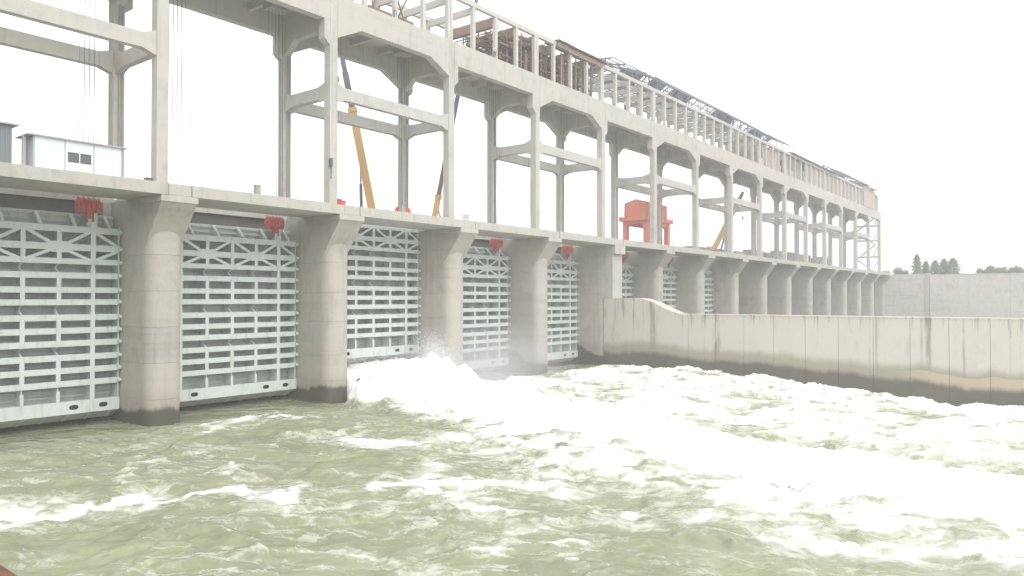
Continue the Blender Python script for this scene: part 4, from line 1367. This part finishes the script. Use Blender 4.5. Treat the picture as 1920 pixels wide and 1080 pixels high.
# ------------------------------------------------------------------ workers on the gallery
def person_mat():
    m, nt, b = new_mat('worker_cloth')
    return m
def simple_mat(name, col, rough=0.85):
    m, nt, b = new_mat(name)
    n = world_noise(nt, 6.0, (1, 1, 1), 3, 0.6)
    L(nt, mixc(nt, mapr(nt, n, 0.3, 0.8, 0, 0.35), col, tuple(c * 0.6 for c in col)), b.inputs['Base Color'])
    b.inputs['Roughness'].default_value = rough
    return m
SKIN = simple_mat('skin', (0.42, 0.26, 0.19), 0.6)
HAIR = simple_mat('hair', (0.025, 0.02, 0.018))
TROU = simple_mat('dark_trousers', (0.07, 0.075, 0.10))
def person(loc, rz, shirt, label):
    v = [(0, 0, .95), (0, 0, 1.12), (0, 0, 1.30), (0, 0, 1.45), (0, .01, 1.54), (0, .02, 1.63), (0, .02, 1.72),
         (.19, 0, 1.42), (.26, .04, 1.17), (.22, .20, .98), (.20, .27, .94), (-.19, 0, 1.42), (-.25, .0, 1.15), (-.27, .06, .90), (-.27, .08, .82),
         (.10, 0, .90), (.12, .02, .50), (.12, -.02, .09), (.12, .13, .04), (-.10, 0, .90), (-.13, .05, .50), (-.14, 0, .09), (-.14, .15, .04)]
    e = [(0, 1), (1, 2), (2, 3), (3, 4), (4, 5), (5, 6), (3, 7), (7, 8), (8, 9), (9, 10), (3, 11), (11, 12), (12, 13), (13, 14),
         (0, 15), (15, 16), (16, 17), (17, 18), (0, 19), (19, 20), (20, 21), (21, 22)]
    rad = [.15, .14, .16, .13, .055, .09, .085, .075, .055, .045, .04, .075, .055, .045, .04, .10, .07, .05, .045, .10, .07, .05, .045]
    me = bpy.data.meshes.new('person')
    me.from_pydata(v, e, [])
    o = bpy.data.objects.new('person_base', me)
    COL.objects.link(o)
    sk = o.modifiers.new('skin', 'SKIN')
    for i, d in enumerate(me.skin_vertices[0].data):
        d.radius = (rad[i], rad[i] * 0.85)
        d.use_root = (i == 0)
    sb = o.modifiers.new('sub', 'SUBSURF')
    sb.levels = 2
    dg = bpy.context.evaluated_depsgraph_get()
    me2 = bpy.data.meshes.new_from_object(o.evaluated_get(dg))
    bpy.data.objects.remove(o)
    me2.materials.clear()
    for m_ in (SKIN, shirt, TROU, HAIR):
        me2.materials.append(m_)
    for p in me2.polygons:
        c = p.center
        p.use_smooth = True
        if c.z > 1.66 or (c.z > 1.58 and c.y < 0.0):
            p.material_index = 3
        elif c.z > 1.47:
            p.material_index = 0
        elif c.z > 0.97 and not (abs(c.x) > 0.2 and c.z < 1.05):
            p.material_index = 1
        elif abs(c.x) > 0.19 and c.z > 0.75:
            p.material_index = 0
        else:
            p.material_index = 2
    r = link('person', me2, None, loc)
    r.rotation_euler = (0, 0, rz)
    tag(r, label, 'person', 'workers on the gallery')
lav = simple_mat('lavender_shirt', (0.46, 0.42, 0.56))
pnk = simple_mat('pink_shirt', (0.56, 0.40, 0.46))
pur = simple_mat('mauve_shirt', (0.45, 0.38, 0.47))
person((76.2, 62.35, Z_GT), 2.7, lav, 'worker in pale lavender shirt standing on the girder left of the scaffolding')
person((110.9, 62.35, Z_GT), 2.4, pnk, 'worker in pinkish shirt standing on the girder beyond the scaffolding')
person((58.3, 62.35, Z_GT), 3.0, pur, 'worker in mauve shirt standing on the girder at the top picture edge')

# ------------------------------------------------------------------ trees on the far bank
def conifer(x, y, h, w, label):
    z0 = 18.0
    r = empty('conifer_tree', (x, y, z0), label, 'tree', 'conifers on the far bank')
    MB().tube((0, 0, -1), (0.1, 0.05, h * 0.96), 0.22, 8, 0.03).build('trunk', M['bark'], r)
    rt = random.Random(int(x * 10 + y))
    mb = MB()
    for i in range(1500):
        t = rt.random() ** 0.8
        zz = h * (0.08 + 0.92 * t)
        rad = w * 1.2 * (1 - t) ** 0.5 * (0.75 + 0.25 * math.sin(t * 40 + rt.random()))
        a = rt.uniform(0, 2 * math.pi)
        q = rad * math.sqrt(rt.uniform(0.1, 1))
        px, py = q * math.cos(a), q * math.sin(a)
        s = rt.uniform(0.25, 0.6)
        dx, dy, dz = math.cos(a) * s, math.sin(a) * s, -0.35 * s
        nx_, ny_ = -math.sin(a) * s * 0.5, math.cos(a) * s * 0.5
        j = rt.uniform(-.15, .25)
        mb.add([(px - nx_, py - ny_, zz), (px + dx, py + dy, zz + dz), (px + nx_, py + ny_, zz + j), (px - dx * .3, py - dy * .3, zz + .25)], [(0, 1, 2, 3)])
    mb.build('crown', M['leaf'], r)

def broadleaf(x, y, h, w, label, z0=18.0, n=700):
    r = empty('leafy_tree', (x, y, z0), label, 'tree', 'leafy trees on the far bank')
    rt = random.Random(int(x * 7 + y * 3))
    tr = MB().tube((0, 0, -1), (0.15, 0.1, h * 0.55), 0.24, 8, 0.14)
    cl = []
    for i in range(7):
        a = rt.uniform(0, 6.28)
        q = w * rt.uniform(0.15, 0.75)
        c = Vector((q * math.cos(a), q * math.sin(a), h * rt.uniform(0.42, 0.86)))
        cl.append((c, w * rt.uniform(0.32, 0.55)))
        tr.tube((0.1, 0.1, h * 0.4), c, 0.09, 5, 0.03)
    tr.build('trunk', M['bark'], r)
    mb = MB()
    for i in range(n):
        c, q = rt.choice(cl)
        d = Vector((rt.gauss(0, 1), rt.gauss(0, 1), rt.gauss(0, 0.8))).normalized() * q * rt.uniform(0.35, 1.1)
        p = c + d
        u = Vector((rt.gauss(0, 1), rt.gauss(0, 1), rt.gauss(0, 1))).normalized() * rt.uniform(0.15, 0.34)
        v = u.orthogonal().normalized() * rt.uniform(0.12, 0.25)
        mb.add([p - u, p + v, p + u, p - v], [(0, 1, 2, 3)])
    mb.build('crown', M['leaf2'], r)

conifer(332, 55.4, 9.8, 2.6, 'tall slim conifer, leftmost of the cluster above the abutment corner')
conifer(334, 52.6, 7.2, 2.2, 'short slim conifer right beside the tallest one')
conifer(330, 48.8, 7.2, 2.9, 'rounded middle conifer of the cluster above the abutment')
conifer(334, 46.4, 7.9, 3.1, 'broad conifer second from the right of the cluster')
conifer(332, 43.0, 8.0, 3.9, 'broad dark conifer, rightmost of the cluster above the wing wall')
broadleaf(328, 62.5, 5.0, 3.0, 'low leafy tree beside the far end of the deck')
broadleaf(335, 60.0, 4.2, 2.4, 'small leafy bush between the deck end and the conifers')
for i in range(11):
    y = 34.0 - i * 2.75
    broadleaf(338 + (i % 3) * 2.0, y, 4.2 + 1.3 * math.sin(i * 1.7) * 0.6 + i * 0.2, 2.9, 'leafy treetop above the wing wall, %s from the conifers' % ORD[i])

# ------------------------------------------------------------------ spray at the jet
drops = MB()
rd = random.Random(9)
def drop(p, s):
    x, y, z = p
    drops.add([(x + s, y, z), (x - s * .5, y + s * .8, z), (x - s * .5, y - s * .8, z), (x, y, z + s * 1.2), (x, y, z - s)],
              [(0, 1, 3), (1, 2, 3), (2, 0, 3), (1, 0, 4), (2, 1, 4), (0, 2, 4)])
for i in range(7000):                                 # thrown up against the pier
    a = rd.gauss(0, 1)
    t = abs(rd.gauss(0, 1.2))
    x = 65.0 + rd.gauss(0, 0.85) - 0.25 * t
    y = 62.6 + rd.gauss(0, 1.4)
    z = 3.2 + t * 1.15
    if z < 7.2 and x < 65.85:
        drop((x, y, z), rd.uniform(0.012, 0.04))
for i in range(9000):                                 # skipping off the jet surface
    y = 64 - abs(rd.gauss(0, 16))
    x = rd.uniform(51.5, 66) if y > 56 else rd.uniform(47, 66) if y > 45 else rd.uniform(43, 64)
    base = 3.3 * math.exp(-(max(0, 62.5 - y) / 13.5) ** 1.25) - 0.4
    drop((x, y, base + abs(rd.gauss(0, 0.55)) + 0.2), rd.uniform(0.012, 0.035))
tag(drops.build('spray_droplets', M['foam']), 'white spray droplets flying off the jet below the raised gate', 'spray', kind='stuff')
# the sheet of water shooting out under the raised gate
jt = MB()
ns, nt2 = 60, 14
for j in range(nt2 + 1):
    t = j / nt2
    y = 67.3 - 7.2 * t
    for i in range(ns + 1):
        x = 50.9 + 15.1 * i / ns
        z = 2.35 + 0.35 * math.sin(t * 2.5) + 0.5 * i / ns + 0.22 * math.sin(i * 1.3 + t * 6) * t + rd.gauss(0, 0.07) * t - 0.5 * t * t
        jt.v.append((x, y, z))
for j in range(nt2):
    for i in range(ns):
        a = j * (ns + 1) + i
        jt.f.append((a, a + 1, a + ns + 2, a + ns + 1))
o = len(jt.v)
for j in range(nt2 + 1):                               # skirt falling at the near side
    jt.v.append((50.9 - 0.10 * j / nt2 + rd.gauss(0, .05), jt.v[j * (ns + 1)][1], -0.8))
for j in range(nt2):
    jt.f.append((j * (ns + 1), (j + 1) * (ns + 1), o + j + 1, o + j))
tag(jt.build('jet_sheet', M['foam'], smooth=True), 'white sheet of water shooting out under the raised gate', 'water jet', kind='stuff')

# ------------------------------------------------------------------ viewing platform and rusty rail at the camera
FW = Vector((math.cos(TH), math.sin(TH), 0))
def cam_pt(right, f, z):
    q = FW * f + RT * right
    return (q.x, q.y, z)
pf = empty('viewing_platform', (0, 0, 0), 'concrete viewing platform under the rusty rail at the lower left corner', 'platform')
q = [cam_pt(-6, 1.75, 0), cam_pt(1.2, 1.05, 0), cam_pt(1.2, -6, 0), cam_pt(-6, -6, 0)]
MB().prism([(p[0], p[1]) for p in q], 'z', -8, 8.9).build('platform_slab', M['deck'], pf)
rl = empty('rusty_rail', (0, 0, 0), 'rusty brown handrail pipe in the lower left corner', 'railing')
pa, pb = cam_pt(-4.3, 1.5 + 0.0744 / 0.092 * 3.271, 9.905), cam_pt(-0.74, 1.27, 9.905)
pa = cam_pt(-2.9, 1.5 + 0.0744 / 0.092 * 1.871, 9.905)
MB().tube(pa, pb, 0.045, 12).build('top_rail', M['rust'], rl)
for (f, rgt) in ((1.35, -0.86), (2.1, -1.75)):
    pass
MB().tube(cam_pt(-0.84, 1.35, 8.9), cam_pt(-0.84, 1.35, 9.86), 0.035, 10).build('rail_post', M['rust'], rl)

# ------------------------------------------------------------------ haze and mist
def vol_box(name, x0, x1, y0, y1, z0, z1, dens, col, label, noise=None):
    m = bpy.data.materials.new(name + '_air')
    m.use_nodes = True
    nt = m.node_tree
    nt.nodes.clear()
    out = nt.nodes.new('ShaderNodeOutputMaterial')
    pv = nt.nodes.new('ShaderNodeVolumePrincipled')
    pv.inputs['Color'].default_value = col
    pv.inputs['Density'].default_value = dens
    pv.inputs['Anisotropy'].default_value = 0.0
    L(nt, pv.outputs['Volume'], out.inputs['Volume'])
    o = MB().box(x0, x1, y0, y1, z0, z1).build(name, m)
    tag(o, label, kind='stuff')
    return o
vol_box('haze', -1600, 1600, -1600, 1600, -10, 62, 0.0011, (0.98, 0.985, 1.0, 1), 'thin pale haze over the whole river')

def mist(name, c, r, dens, label):
    m = bpy.data.materials.new(name + '_air')
    m.use_nodes = True
    nt = m.node_tree
    nt.nodes.clear()
    out = nt.nodes.new('ShaderNodeOutputMaterial')
    pv = nt.nodes.new('ShaderNodeVolumePrincipled')
    pv.inputs['Color'].default_value = (0.97, 0.98, 1, 1)
    tc = nt.nodes.new('ShaderNodeTexCoord')
    gr = nt.nodes.new('ShaderNodeTexGradient')
    gr.gradient_type = 'QUADRATIC_SPHERE'
    L(nt, tc.outputs['Object'], gr.inputs['Vector'])
    L(nt, math_n(nt, 'MULTIPLY', gr.outputs['Fac'], dens), pv.inputs['Density'])
    L(nt, pv.outputs['Volume'], out.inputs['Volume'])
    bm = bmesh.new()
    bmesh.ops.create_icosphere(bm, subdivisions=3, radius=1.0)
    me = bpy.data.meshes.new(name)
    bm.to_mesh(me)
    bm.free()
    me.materials.append(m)
    o = link(name, me, None, c)
    o.scale = r
    tag(o, label, 'mist', kind='stuff')
mist('spray_mist', (72, 60.5, 1.5), (21, 9.5, 8), 0.15, 'thin white spray mist drifting from the jet past the next gates')
mist('splash_mist', (64.4, 62.6, 3.4), (2.4, 3.0, 3.2), 0.55, 'dense white splash thrown up against the pier beside the jet')
